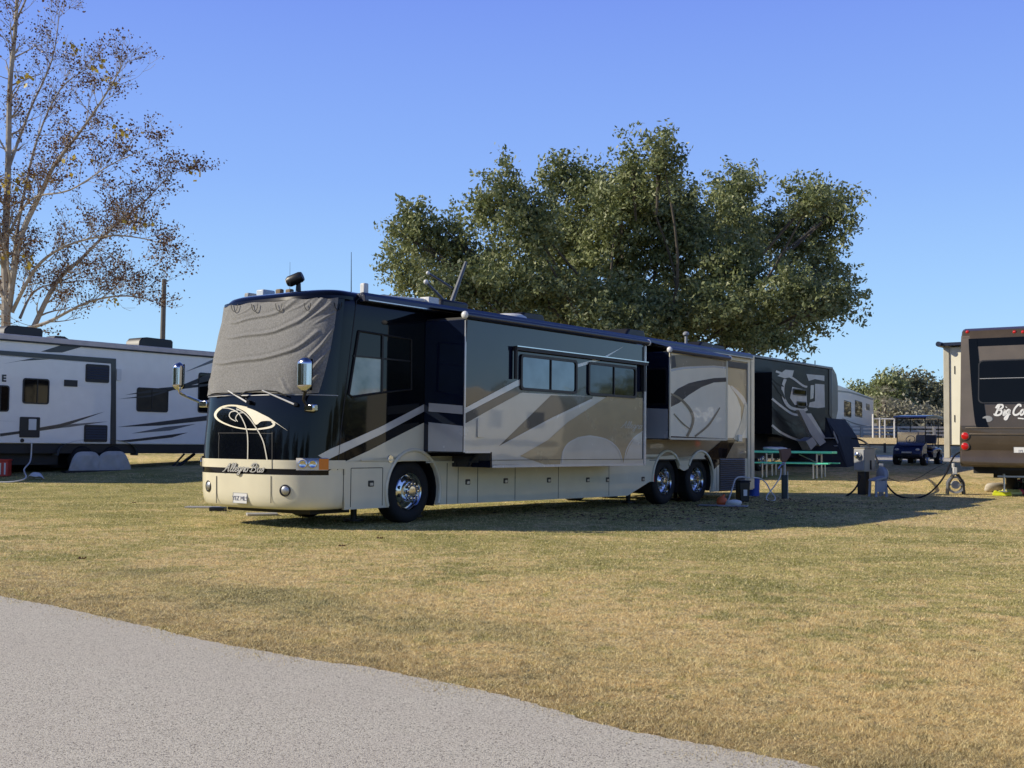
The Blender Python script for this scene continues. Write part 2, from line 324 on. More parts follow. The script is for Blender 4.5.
# road in the foreground, its edge crumbling irregularly
inn = V((d0.y, -d0.x, 0)); inn = inn if inn.y < 0 else -inn
edge = [EDGE[0] - d0 * 60] + [EDGE[0] - d0 * k * .9 + inn * -random.uniform(-.04, .05) for k in range(10, 0, -1)]
fine = cr_spline(EDGE, 14)
edge += [p + inn * random.uniform(-.012, .012) for p in fine] + [EDGE[-1] + d0 * k * .8 + inn * -random.uniform(-.04, .04) for k in range(1, 12)] + [EDGE[-1] + d0 * 60]
far_ = [p + inn * 6.2 for p in (edge[-1], edge[0])]
mb = MB(); n_ = len(edge); mb.v = [(p.x, p.y, .006) for p in edge] + [(p.x + inn.x * 6.2, p.y + inn.y * 6.2, .006) for p in edge]
mb.f = [(i, i + 1, n_ + i + 1, n_ + i) for i in range(n_ - 1)]
def asphalt_material():
    m = bpy.data.materials.new('asphalt'); m.use_nodes = True; n = m.node_tree; L = n.links; b = n.nodes['Principled BSDF']
    ge = n.nodes.new('ShaderNodeNewGeometry'); pos = ge.outputs['Position']
    vo = n.nodes.new('ShaderNodeTexVoronoi'); vo.inputs['Scale'].default_value = 170; L.new(pos, vo.inputs['Vector'])
    vs = n.nodes.new('ShaderNodeSeparateColor'); L.new(vo.outputs['Color'], vs.inputs[0])
    stone = mix(n, mr(n, vs.outputs[0], .0, 1.), (.50, .465, .37), (.76, .71, .58))
    stone = mix(n, mr(n, vs.outputs[1], .86, .92), stone, (.14, .12, .10))
    gaps = mr(n, vo.outputs['Distance'], .50, .85); col = mix(n, math_(n, 'MULTIPLY', gaps, .5), stone, (.15, .135, .12))
    big = noise_node(n, pos, .9, 5, .5); col = mix(n, mr(n, big, .35, .7, .0, .22), col, (.46, .41, .34))
    big2 = noise_node(n, pos, 5, 5); col = mix(n, mr(n, big2, .4, .75, .0, .25), col, (.54, .48, .40))
    L.new(col, b.inputs['Base Color']); b.inputs['Roughness'].default_value = .85; b.inputs['Specular IOR Level'].default_value = .25
    bp = n.nodes.new('ShaderNodeBump'); bp.inputs['Strength'].default_value = .9; bp.inputs['Distance'].default_value = .0016; bp.invert = True; L.new(vo.outputs['Distance'], bp.inputs['Height'])
    L.new(bp.outputs[0], b.inputs['Normal']); return m
asph = asphalt_material()
tag(mb.build('road', asph), kind='structure')
# narrow campground lane beyond the sites
mb = MB(); LX = [-200, -60, -20, 0, 8, 12, 16, 20, 26, 40, 90, 200]; LY = [44.6, 46, 47.5, 49]
mb.v = [(x, y, g(y) + .006) for y in LY for x in LX]; k = len(LX); mb.f = [(j * k + i, j * k + i + 1, (j + 1) * k + i + 1, (j + 1) * k + i) for j in range(3) for i in range(k - 1)]
tag(mb.build('lane', asph), kind='structure')
# ---------------------------------------------------------------- grass blades
def raw_mesh(name, verts, nper, mat, kind=None):
    nv = len(verts); npoly = nv // nper; me = bpy.data.meshes.new(name)
    me.vertices.add(nv); me.vertices.foreach_set('co', verts.astype(np.float32).ravel())
    me.loops.add(nv); me.loops.foreach_set('vertex_index', np.arange(nv, dtype=np.int32))
    me.polygons.add(npoly); me.polygons.foreach_set('loop_start', np.arange(0, nv, nper, dtype=np.int32))
    me.update(calc_edges=True); me.materials.append(mat); o = bpy.data.objects.new(name, me); COL.objects.link(o)
    return o
def grass():
    N = 1150000
    u = rng.random(N); d = 3.9 / (1 - u * (1 - 3.9 / 34.)) ; d = d * 1.0
    # density ~ 1/d^2 in depth combined with a view-wide span that grows with d
    half = d * .50 + .6; x = (rng.random(N) * 2 - 1) * half
    ex = np.array([p.x for p in edge]); ey = np.array([p.y for p in edge])
    road_y = np.interp(x, ex, ey); ok = d > road_y - (.05 * (np.sin(x * 3.1) * np.sin(x * 7.7 + 1) + .6 * np.sin(x * 17) * np.sin(x * 5.3)) + rng.random(N) ** 5 * .40 - .02)
    x = x[ok]; d = d[ok]; n = len(x)
    gz = np.where(d < 24, 0, np.where(d < 32, .045 * (d - 24) ** 2 / 16, .18 + .045 * (d - 32)))
    clump = np.sin(x * 5.1 + np.sin(d * 3.7) * 2) * np.sin(d * 4.3 + np.sin(x * 2.9) * 2)
    h = (.004 + .012 * rng.random(n)) * (1 + .35 * clump) * (1 + .02 * d); wd = .0013 + .00034 * d * (0.6 + .8 * rng.random(n))
    th = rng.random(n) * 2 * pi; ln = (.008 + .022 * rng.random(n)) * (1 + .02 * d); la = rng.random(n) * 2 * pi
    v = np.zeros((n, 3, 3)); cx, sx = np.cos(th) * wd, np.sin(th) * wd
    v[:, 0] = np.stack([x - cx, d - sx, gz - .004], 1); v[:, 1] = np.stack([x + cx, d + sx, gz - .004], 1)
    v[:, 2] = np.stack([x + np.cos(la) * ln, d + np.sin(la) * ln, gz + h], 1)
    return raw_mesh('grass', v.reshape(-1, 3), 3, lawn_material('blades', True))
tag(grass(), kind='stuff', label='dry mown straw and green lawn grass', cat='grass')
# ---------------------------------------------------------------- trees
def leaf_mat(name, c1, c2, c3, transl=.25):
    m = bpy.data.materials.new(name); m.use_nodes = True; n = m.node_tree; L = n.links; b = n.nodes['Principled BSDF']
    ge = n.nodes.new('ShaderNodeNewGeometry'); r = ge.outputs['Random Per Island']
    c = mix(n, mr(n, r, 0, .7), c1, c2); c = mix(n, mr(n, r, .86, 1.), c, c3)
    c = mix(n, mr(n, noise_node(n, ge.outputs['Position'], .5, 4), .35, .7, .0, .5), c, tuple(q * .6 for q in c1))
    L.new(c, b.inputs['Base Color']); b.inputs['Roughness'].default_value = .5; b.inputs['Specular IOR Level'].default_value = .35
    tr = n.nodes.new('ShaderNodeBsdfTranslucent'); L.new(c, tr.inputs[0]); ms = n.nodes.new('ShaderNodeMixShader'); ms.inputs[0].default_value = transl
    L.new(b.outputs[0], ms.inputs[1]); L.new(tr.outputs[0], ms.inputs[2]); L.new(ms.outputs[0], n.nodes['Material Output'].inputs[0]); return m
oak_leaf = leaf_mat('oak_leaf', (.13, .165, .065), (.32, .355, .155), (.60, .60, .36))
far_leaf = leaf_mat('far_leaf', (.14, .155, .08), (.27, .27, .16), (.48, .44, .30))
pale_leaf = leaf_mat('pale_leaf', (.28, .27, .19), (.42, .40, .29), (.55, .48, .36))
brown_leaf = leaf_mat('brown_leaf', (.09, .040, .016), (.22, .11, .045), (.25, .15, .05), .15)
yellow_leaf = leaf_mat('yellow_leaf', (.50, .36, .05), (.65, .50, .08), (.45, .42, .08))
bark_d = pm('oak_bark', (.10, .085, .065), .9, bump=.01, bscale=12, var=.3)
bark_s = pm('sycamore_bark', (.56, .50, .41), .8, bump=.004, bscale=10, c2=(.26, .21, .16), scale=1.6)
def leaves(name, centers, per, spread, size, mat, parent=None, asp=.5):
    c = np.repeat(np.array([tuple(q) for q in centers]), per, axis=0); n = len(c)
    off = rng.normal(size=(n, 3)) * spread; off[:, 2] *= .75; c = c + off
    a = rng.normal(size=(n, 3)); a /= np.linalg.norm(a, axis=1)[:, None]; b = rng.normal(size=(n, 3)); b -= a * (a * b).sum(1)[:, None]; b /= np.linalg.norm(b, axis=1)[:, None]
    s = (size * (.6 + .8 * rng.random(n)))[:, None]
    v = np.stack([c - a * s, c + b * s * asp, c + a * s, c - b * s * asp], 1).reshape(-1, 3)
    o = raw_mesh(name, v, 4, mat); o.parent = parent; return o
def branchy(mb, p, d, ln, r, lvl, tips, spread=.6, up=.1, kids=3, minr=.008, seg=4):
    pts = [p]; rs = [r]; q = p.copy(); dd = d.normalized()
    for i in range(seg):
        dd = (dd + V((random.gauss(0, .12), random.gauss(0, .12), random.gauss(0, .10) + up * .3))).normalized(); q = q + dd * ln / seg; pts.append(q.copy()); rs.append(max(minr, r * (1 - .55 * (i + 1) / seg)))
    mb.tube(pts, rs, 6 if r > .04 else 4, caps=False)
    if lvl == 0: tips.append(q); return
    for k in range(kids):
        i = random.randint(1, seg); ax = V((random.gauss(0, 1), random.gauss(0, 1), random.gauss(0, .6) + up)); nd = (dd + ax.normalized() * spread * random.uniform(.7, 1.3))
        branchy(mb, pts[i], nd, ln * random.uniform(.5, .75), max(minr, rs[i] * .6), lvl - 1, tips, spread, up, kids, minr, seg)
    tips.append(q)
def lump_tree(name, label, cat, base, lumps, clumps, per, spread, size, mat, bark, group=None, trunk_r=.35, limbs=True, asp=.5, spray=0.):
    """lumps: (centre, radii). Clumps of leaves gather in the outer shell of every lump; limbs run from the fork to each."""
    root = empty(name, base, 0, label, cat, group); B = V(base)
    mb = MB(); fork = V((0, 0, max(1.2, (min(l[0].z - l[1][2] for l in lumps) - B.z) * .75)))
    mb.tube([V((0, 0, -.2)), V((.03, 0, .5)), V((-.05, .05, fork.z * .6)), fork], [trunk_r * 1.45, trunk_r * 1.05, trunk_r * .95, trunk_r * .85], 12)
    if spray: lumps = [(c_ + V((random.uniform(-.5, .5) * r_[0], random.uniform(-.5, .5) * r_[1], random.uniform(-.5, .5) * r_[2])), (r_[0] * f_, r_[1] * f_, r_[2] * f_ * 1.15)) for c_, r_ in lumps for f_ in (random.uniform(.4, .7), random.uniform(.45, .75), random.uniform(.35, .6))]
    vol = [l[1][0] * l[1][2] for l in lumps]; tot = sum(vol); C = []
    for li, (l, vv) in enumerate(zip(lumps, vol)):
        c = l[0] - B
        if limbs and (not spray or li % 4 == 0):
            mid = fork.lerp(c, .5) + V((random.gauss(0, 1.1), random.gauss(0, .8), -.5)); r0 = trunk_r * .26
            mb.tube(cr_spline([fork, mid, c], 5), [lerp(r0, .03, i / 10) for i in range(11)], 6, caps=False)
            for _ in range(4):
                e = c + V((random.uniform(-1, 1) * l[1][0] * .85, random.uniform(-1, 1) * l[1][1] * .85, random.uniform(-.4, 1) * l[1][2] * .85)); mb.tube([fork.lerp(c, .75), c.lerp(e, .4) + V((0, 0, .1)), e], [r0 * .4, .04, .015], 4, caps=False)
        for _ in range(max(3, int(clumps * vv / tot))):
            th = random.uniform(0, 2 * pi); cz = random.uniform(-.75, 1); s_ = math.sqrt(1 - cz * cz); rr = random.uniform(.2, 1) ** .45 * random.uniform(.80, 1.18) * (1.12 if random.random() < .12 else 1)
            C.append(V((random.gauss(0, .09), random.gauss(0, .09), random.gauss(0, .09))) * l[1][0] + c + V((math.cos(th) * s_ * l[1][0] * rr, math.sin(th) * s_ * l[1][1] * rr, cz * l[1][2] * rr)))
            if spray:
                q_ = C[-1]; dv = ((q_ - c).normalized() + V((random.gauss(0, .5), random.gauss(0, .5), .35 + random.gauss(0, .5)))).normalized() * spray * random.uniform(.6, 1.5); C += [q_ + dv * .5, q_ + dv]
    mb.build('trunk', bark, root); leaves('crown', C, per, spread, size, mat, root, asp); return root
def lumps_px(L, d, s_):
    out = []
    for px, py, rx, rz in L:
        dd = d + random.uniform(-1, 1) * s_; k = dd / FPX; out.append((at(px, py, dd), (rx * k, rx * k * random.uniform(.8, 1.15), rz * k)))
    return out
OAK = [(414, 214, 26, 36), (402, 262, 24, 28), (446, 238, 28, 34), (486, 198, 22, 36), (478, 258, 38, 38), (512, 178, 20, 22), (520, 226, 34, 42), (556, 172, 20, 26), (560, 232, 40, 46), (592, 184, 36, 34), (520, 280, 40, 26),
       (566, 286, 40, 30), (634, 158, 28, 32), (662, 146, 26, 24), (626, 204, 42, 44), (674, 196, 46, 46), (616, 262, 46, 44), (672, 258, 48, 46), (738, 178, 26, 28), (728, 216, 42, 40), (730, 268, 44, 44), (640, 308, 52, 26), (700, 312, 50, 26), (752, 316, 44, 30),
       (776, 216, 30, 34), (812, 186, 30, 28), (836, 210, 24, 30), (806, 236, 38, 38), (784, 278, 44, 40), (836, 268, 32, 34), (848, 300, 20, 24), (806, 314, 38, 30), (778, 338, 26, 16), (438, 282, 30, 16), (440, 300, 24, 14), (575, 315, 50, 22), (500, 308, 44, 24), (470, 290, 36, 24), (620, 322, 50, 24), (680, 326, 50, 20), (545, 322, 50, 20), (740, 334, 44, 16), (600, 296, 50, 30), (660, 292, 50, 30), (720, 300, 50, 30)]
random.seed(11)
lump_tree('oak_tree', 'large live oak with a broad dense olive green crown rising behind the black motorhome', 'tree', gxy(640, 52), lumps_px([(a - max(0, a - 760) * .12, b + 17 - (b - 120) * .04, c * .86, d_ * .86) for a, b, c, d_ in OAK], 52, 4.5), 3700, 17, .16, .098, oak_leaf, bark_d, trunk_r=.42, spray=.75)
# bare sycamore at the left
random.seed(5)
def sycamore():
    base = gxy(6, 45); root = empty('sycamore_tree', base, 0, 'nearly bare pale barked sycamore with brown and yellow leaves behind the white trailer', 'tree')
    mb = MB(); tips = []
    def limb(P, r0, r1, dep=0.):
        n = len(P); pts = cr_spline([at(p[0], p[1], 45 + dep * i / (n - 1)) - base for i, p in enumerate(P)], 5); m = len(pts)
        mb.tube(pts, [lerp(r0, r1, (i / (m - 1)) ** .8) for i in range(m)], 8, caps=False)
        for i in range(2, m):
            for _ in range(2):
                if random.random() < (.55 if i < m * .5 else .95):
                    d = (pts[i] - pts[i - 1]).normalized(); sp = V((random.gauss(0, .8), random.gauss(0, .8), random.gauss(.25, .6)))
                    branchy(mb, pts[i], d + sp, random.uniform(.7, 1.4) * (1 - .25 * i / m), lerp(r0, r1, i / m) * .34, 2, tips, .75, .15, 3, .0058)
    limb([(2, 480), (6, 318), (5, 258), (8, 172), (10, 86), (16, 20), (18, -60), (14, -120)], .22, .03)
    limb([(8, 312), (20, 240), (43, 189), (56, 163), (86, 124), (112, 84), (122, 66)], .15, .012, -2)
    limb([(10, 300), (16, 240), (34, 150), (60, 90), (92, 66)], .09, .012, 2)
    limb([(30, 335), (56, 283), (82, 258), (112, 228), (146, 200), (172, 172)], .12, .012, 1)
    limb([(12, 312), (36, 268), (66, 246), (107, 236), (140, 238), (170, 246)], .08, .010, -3)
    limb([(22, 330), (48, 322), (86, 303), (120, 296), (149, 299)], .09, .014, -1)
    limb([(20, 318), (34, 292), (60, 283), (116, 279)], .06, .010, 3)
    limb([(6, 240), (30, 200), (70, 190), (112, 164), (148, 148)], .06, .010, -3)
    limb([(8, 170), (30, 110), (52, 60), (60, 10)], .07, .010, 2)
    limb([(6, 300), (-20, 240), (-60, 170), (-90, 80)], .14, .014, 1)
    limb([(4, 250), (-14, 180), (-30, 100), (-40, 0), (-40, -80)], .10, .012, -1)
    limb([(4, 310), (-40, 270), (-100, 240), (-150, 230)], .10, .012, 2)
    limb([(12, 30), (34, -20), (50, -70)], .05, .01, 1)
    mb.build('trunk', bark_s, root)
    zt_ = at(10, 90, 45).z - base.z; t = [p for p in tips if random.random() < (.62 if p.z < zt_ else .30)]
    leaves('crown', t, 9, .16, .044, brown_leaf, root, .8)
    y = [p for p in tips if random.random() < .006]
    leaves('crown', y, 13, .22, .10, yellow_leaf, root, .8)['label'] = 'last yellow leaves of the sycamore'
sycamore()
# trees beyond the lawn at the right, seen over the golf cart
random.seed(3)
def palm(label, px, d, top, group):
    b = gxy(px, d); root = empty('palm_tree', b, 0, label, 'palm', group); t = at(px, top, d) - b; mb = MB(); mb.tube([V((0, 0, -.2)), V((.1, 0, t.z * .5)), t], [.28, .2, .19], 8); mb.build('trunk', bark_d, root)
    f = MB()
    for k in range(34):
        az = random.uniform(0, 2 * pi); el = random.uniform(-.9, 1.2); D = V((math.cos(az) * math.cos(el), math.sin(az) * math.cos(el), math.sin(el))); e = t + D * 1.1; sd = D.cross(V((0, 0, 1))).normalized()
        for q in range(-5, 6):
            tip = e + (D + sd * q * .28).normalized() * .95 + V((0, 0, -.25 - abs(q) * .04)); f.add([e + sd * .03 * q, e + sd * (.03 * q + .05), tip], [(0, 1, 2)])
        f.add([t, t + sd * .03, e], [(0, 1, 2)])
    f.build('fronds', far_leaf if random.random() < .5 else pale_leaf, root, smooth=False)
far = [('mossy grey green tree beyond the golf cart roof, tallest of the far trees', 912, 122, [(905, 395, 12, 14), (918, 388, 9, 10), (920, 404, 16, 16), (905, 415, 14, 14), (930, 398, 9, 12), (926, 416, 14, 12)], far_leaf),
       ('bushy green tree beside the far white trailer, left of the mossy tree', 886, 118, [(884, 395, 13, 11), (892, 386, 10, 8), (880, 408, 13, 12), (893, 410, 14, 16), (886, 424, 14, 12)], oak_leaf),
       ('low rounded tree just left of the cream slide-out', 940, 126, [(940, 400, 10, 9), (948, 396, 10, 9), (936, 414, 14, 12), (948, 414, 14, 14), (942, 426, 14, 12)], far_leaf),
       ('low distant tree half hidden behind the white trailer nose', 862, 140, [(862, 394, 12, 7), (870, 404, 12, 12), (856, 402, 12, 12), (866, 418, 14, 14)], oak_leaf),
       ('distant tree hidden largely by the brown trailer', 985, 130, [(975, 402, 14, 14), (992, 396, 14, 14), (985, 418, 18, 14), (1010, 404, 14, 14)], far_leaf),
       ('pale leafless tree with grey moss behind the golf cart', 925, 105, [(915, 424, 12, 9), (930, 428, 12, 8), (940, 430, 12, 7), (902, 430, 10, 8)], pale_leaf)]
for lb, px, d, L, m in far:
    lump_tree('distant_tree', lb, 'tree', gxy(px, d), lumps_px(L, d, 2.5), 420, 8, .30, .20, m, bark_s if m is not oak_leaf else bark_d, 'trees beyond the campground', trunk_r=.28, spray=1.1)
palm('cabbage palm left of the tall mossy tree', 884, 108, 399, 'palms beyond the campground')
palm('low cabbage palm directly beside the far white trailer nose', 878, 104, 410, 'palms beyond the campground')
palm('cabbage palm behind the golf cart windscreen', 897, 110, 412, 'palms beyond the campground')
# trees and scrub standing to the right of the site (mirrored in the coach's paint)
for i, (x, y, h, lb) in enumerate([(72, 12, 5, 'broad green oak on the open lawn far right, nearest the road'), (78, 30, 5.5, 'round oak far right of the coach'), (76, 45, 5, 'oak on the right with a leaning crown'), (84, 62, 5.5, 'tall oak at the right rear'), (70, -4, 5, 'small oak on the right beside the road'), (62, 76, 6, 'oak behind the brown trailer row')]):
    lp = [(V((x + random.uniform(-5, 5), y + random.uniform(-6, 6), g(y) + h * random.uniform(.35, .8))), (3.2, 3.4, h * .3)) for _ in range(8)]
    lump_tree('oak_tree', lb, 'tree', (x, y, g(y)), lp, 420, 18, .6, .26, oak_leaf, bark_d, 'oaks right of the camp sites', trunk_r=.4, limbs=False)
for i, (x, y, h, lb) in enumerate([(-58, 34, 10, 'unseen broad green oak far left beyond the white trailer'), (-52, 16, 11, 'unseen tall round oak left of the lawn, nearest the road'), (-60, 2, 12, 'unseen tall oak at the left beside the road'), (-56, -14, 12, 'unseen leaning oak across the road at the left'), (-64, -30, 13, 'largest unseen oak across the road, behind the camera'), (-50, -44, 12, 'unseen wide oak across the road, farthest left'), (-30, -60, 12, 'unseen round oak directly across the road'), (-8, -66, 11, 'unseen low oak across the road'), (14, -62, 12, 'unseen oak across the road at the right')]):  # unseen oaks, added so the coach nose and rear window mirror something dark
    lp = [(V((x + random.uniform(-6, 6), y + random.uniform(-7, 7), g(y) + h * random.uniform(.12, .75))), (4.2, 4.6, h * .3)) for _ in range(10)]
    lump_tree('oak_tree', lb, 'tree', (x, y, g(y)), lp, 620, 18, .75, .34, oak_leaf, bark_d, 'unseen oaks added left of and across the road', trunk_r=.4, limbs=False)
def litter():  # real debris, also spread to deepen the shade on this grass
    n = 1500; v = []
    for _ in range(n):
        u = random.uniform(4, 13.5); ww = random.gauss(-1.6, 1.3); x = -2.386 + u * math.sin(.6393) - ww * math.cos(.6393); y = 16.852 + u * math.cos(.6393) + ww * math.sin(.6393)
        a = random.uniform(0, 6.3); s_ = random.uniform(.02, .05); z = g(y) + .016
        v += [(x + s_ * math.cos(a), y + s_ * math.sin(a), z + random.uniform(0, .02)), (x - s_ * .5 * math.sin(a), y + s_ * .5 * math.cos(a), z + random.uniform(0, .02)), (x - s_ * math.cos(a), y - s_ * math.sin(a), z), (x + s_ * .5 * math.sin(a), y - s_ * .5 * math.cos(a), z)]
    tag(raw_mesh('leaf_litter', np.array(v), 4, brown_leaf), 'dark fallen leaves scattered over the shaded grass beside the coach', 'leaves', kind='stuff')
litter()
# tufts, fallen leaves
def tuft_leaves():
    for i, (px, py) in enumerate([(134, 504.5), (342, 549), (380, 541), (82, 562)]):
        p = gp(px, py); mb = MB(); s = .035
        for k in range(5): a = k * 1.25; mb.add([p + V((0, 0, .03)), p + V((math.cos(a) * s, math.sin(a) * s, .055)), p + V((math.cos(a + .7) * s * 1.4, math.sin(a + .7) * s * 1.4, .035))], [(0, 1, 2)])
        o = mb.build('fallen_leaf', brown_leaf, smooth=False); tag(o, ['curled brown leaf on the lawn in front of the white trailer', 'small brown leaf on the lawn before the bumper corner', 'brown leaf on the lawn ahead of the front wheel', 'brown leaf at the green verge by the road'][i], 'leaf', 'fallen leaves on the lawn')
tuft_leaves()
# ================================================================ the big motorhome
paint_ivory_lit = pm('paint_ivory_lit', (.93, .86, .66), .22, coat=1., spec=.5, var=.03)  # ivory paint, colour brightened to stand for sunlit reflection on the rear slide
B = Frame(-2.386, 16.852, 0, .6393)
bus = B.root('motorhome', 'long black and cream tag-axle motorhome coach with windshield cover and extended slide-outs', 'motorhome')
BW, BL, ZT = 2.55, 13.64, 3.47
def fr_par(z):
    t = min(1, max(0, (z - .3) / 3.1)); A = .83 + .04 * math.sin(min(1, t * 2.2) * pi) - .36 * max(0, (z - 1.85) / 1.6) ** 1.0 * (z > 1.85); return A, -.02 + .10 * max(0, z - 1.0) / 2.4
NE = 3.0
def fpt(th, z, off=0.):      # th 0 = near corner, pi = far corner
    A, u0 = fr_par(z); c, s = math.cos(th), math.sin(th)
    x = math.copysign(abs(c) ** (2 / NE), c); y = abs(s) ** (2 / NE)
    n = V((-y ** (NE - 1) / A, -math.copysign(abs(x) ** (NE - 1), x) / (BW / 2), 0)).normalized()
    return V((u0 - A * y, BW / 2 * (1 - x), z)) + n * off
TH_S = [pi * (i / 60) for i in range(61)]
def outline(z): return [(BL, 0.)] + [tuple(fpt(t, z)[:2]) for t in TH_S] + [(BL, BW)]
def surf(px, py, off=.005, zfix=None):        # where a sight line meets the coach's front or near side
    c = B.cp(); r = B.rl(px, py); z = 1.5; best = None
    for _ in range(4):
        P = outline(z); best = None
        for (a, b), (a2, b2) in zip(P, P[1:]):
            ex, ey = a2 - a, b2 - b; den = r.x * ey - r.y * ex
            if abs(den) < 1e-9: continue
            t = ((a - c.x) * ey - (b - c.y) * ex) / den; s = ((a - c.x) * r.y - (b - c.y) * r.x) / den
            if t > 0 and -1e-4 <= s <= 1.0001 and (best is None or t < best[0]): best = (t, ex, ey)
        if best is None: return B.side(px, py, -off)
        z = (c + r * best[0]).z
    p = c + r * best[0]; nn = V((best[2], -best[1], 0)).normalized()
    if nn.dot(c - p) < 0: nn = -nn
    return p + nn * off
def fgrid(th0, th1, z0, z1, off, nu=40, nv=10, thick=0.):
    zz0 = z0 if callable(z0) else (lambda t: z0); zz1 = z1 if callable(z1) else (lambda t: z1)
    return lambda i, j: fpt(lerp(th0, th1, i), lerp(zz0(lerp(th0, th1, i)), zz1(lerp(th0, th1, i)), j), off)
# --- shell
def ring(z, ins):
    P = [fpt(t, min(z, 3.3)) for t in TH_S]; c = V((0.6, BW / 2, 0)); out = []
    for p in P:
        q = V((p.x, p.y, z)); d = V((p.x - .9, (p.y - BW / 2) * 1.2, 0)).normalized()
        out.append(q - V((d.x * ins * 1.0, d.y * ins, 0)))
    for u, ww in ((BL - .08, BW), (BL, BW - .08), (BL, .08), (BL - .08, 0)):
        out.append(V((u - ins * (1 if u > BL - .05 else .6), min(max(ww, ins), BW - ins), z)))
    out[0:0] = []
    return out
mb = MB(); ZS = [(.94, 0)] + [(z, 0) for z in (1.2, 1.6, 1.9, 2.2, 2.6, 3.0, 3.22)] + [(3.31, .015), (3.37, .045), (3.42, .10), (3.455, .2), (3.475, .4)]
rings = [ring(z, i) for z, i in ZS]; n_ = len(rings[0]); mb.v = [tuple(p) for r_ in rings for p in r_]
mb.f = [(j * n_ + i, j * n_ + (i + 1) % n_, (j + 1) * n_ + (i + 1) % n_, (j + 1) * n_ + i) for j in range(len(rings) - 1) for i in range(n_)] + [tuple(range(n_)), tuple((len(rings) - 1) * n_ + i for i in range(n_))]
body = mb.build('body', paint_black, bus)
# --- underframe
mb = MB(); mb.box(.5, 13.2, .5, 2.05, .42, .93).box(-.2, .5, .35, 2.2, .36, .9).box(2.5, 8.3, .06, 2.49, .32, .93).box(11.7, 13.3, .1, 2.4, .36, .93).box(1.3, 1.5, .2, 2.35, .4, .6).box(9.3, 9.6, .3, 2.3, .35, .6).box(10.75, 11, .3, 2.3, .35, .6)
for u in (.95, 2.35, 9.15, 11.2): mb.cyl((u, .75, .05), (u, .75, .6), .05).cyl((u, .75, .03), (u, .75, .06), .16)
mb.box(-.30, .5, .40, 2.2, .19, .36); mb.build('underframe', black_met, bus)  # low black box added under the nose: hides far tyre, darkens the gap
# --- bumper, bands
def band(name, z0, z1, off, mat, curve=0., parent=bus, th0=0., th1=pi, drop=0.):
    mb = MB(); nv = 8
    prof = [(z0, off - .03)] + [(lerp(z0, z1, j / nv), off) for j in range(nv + 1)] + [(z1, off - .03)]
    if curve: prof = [(z0, off - .12), (z0 + .015, off - curve * .9), (z0 + .05, off - curve * .45), (z0 + .12, off - curve * .1)] + [(lerp(z0 + .2, z1, j / 6), off) for j in range(7)] + [(z1, off - .05)]
    mb.grid(lambda i, j: (lambda k: fpt(lerp(th0, th1, i), prof[k][0], prof[k][1]))(round(j * (len(prof) - 1))), 64, len(prof) - 1)
    return mb.build(name, mat, parent)
bump = band('bumper', .27, .765, .012, paint_cream, .07)
band('trim_band', .765, .85, .004, paint_black)
band('grille_band', .85, .975, .020, paint_cream)
mb = MB()
for k in (271.7, 217.5): ribbon(mb, [(k, 476), (k, 490), (k, 503)], .75, lambda a, b: surf(a, b, .018))
ribbon(mb, [(219, 461), (219.5, 436), (223, 433), (273, 433.5)], .5, lambda a, b: surf(a, b, .006), 3)
ribbon(mb, [(273, 432), (273, 450), (273, 469)], .7, lambda a, b: surf(a, b, .024), 3)
mb.build('panel_gap', seam, bus)
# --- windscreen glass under a mesh cover
mb = MB(); mb.grid(fgrid(.16, pi - .16, 1.90, 3.32, .004), 50, 8); glass = mb.build('windshield', glass_dark, bus)
def fo(P): return [(max(-.02, (338 - x) / 113), 1 - (y - 304) / 90) for x, y in [(q.x, q.y) for q in cr_spline([(a, b, 0) for a, b in P], 4)]]
FOLDS = [(fo(P), wd, am) for P, wd, am in (([(303, 303), (292, 315), (277, 322), (266, 321)], .014, .035), ([(324, 303), (312, 320), (298, 332), (280, 338), (266, 336)], .016, .045), ([(331, 308), (322, 318), (310, 327)], .012, .028), ([(336, 318), (328, 322), (318, 331)], .010, .022),
  ([(324, 336), (312, 350), (296, 359), (276, 364), (256, 361)], .017, .045), ([(338, 332), (330, 348), (322, 362), (318, 378)], .012, .035), ([(338, 352), (330, 366), (322, 384)], .012, .03), ([(333, 376), (326, 390)], .010, .025), ([(248, 377), (256, 388), (270, 394)], .014, .025), ([(306, 380), (312, 390), (318, 394)], .010, .02), ([(312, 304), (304, 312), (296, 317)], .009, .018), ([(262, 303), (256, 330), (250, 360)], .02, .012), ([(240, 310), (236, 345), (232, 380)], .02, .012), ([(284, 304), (279, 312), (270, 314)], .009, .016))]
def cover(i, j):
    zq_ = j; th = lerp(.34 + .14 * (1 - zq_) ** 2, pi - .10, i); top = 3.315 - .02 * math.sin(i * pi * 6) ** 2; z = lerp(1.93 - .02 * math.sin(i * 9), top, j)
    # folds hanging from the near top corner
    X, Z = i, j; f = 0
    for Pl, wd, am in FOLDS:
        best = 9; tt = 0; m = len(Pl) - 1
        for k_ in range(m):
            (ax, ay), (bx, by) = Pl[k_], Pl[k_ + 1]; dx, dy = bx - ax, (by - ay); q = ((X - ax) * dx + (Z - ay) * dy) / (dx * dx + dy * dy); q = min(1, max(0, q)); d_ = math.hypot(X - ax - q * dx, (Z - ay - q * dy))
            if d_ < best: best = d_; tt = (k_ + q) / m
        if best < .12: f += .5 * am * (math.exp(-(best / wd) ** 2) - .35 * math.exp(-((best - wd * 2) / wd) ** 2)) * math.sin(pi * min(1, .18 + tt * .82)) ** .7
    f += .004 * math.sin(X * 23 + Z * 9) * math.sin(Z * 13 - X * 7) + .02 * math.sin(pi * min(1, Z * 1.2))
    f += .010 * math.sin(X * 34) * math.exp(-Z / .10) + .006 * math.sin(X * 40) * math.exp(-(1 - Z) / .06)
    return fpt(th, z, .022 + f)
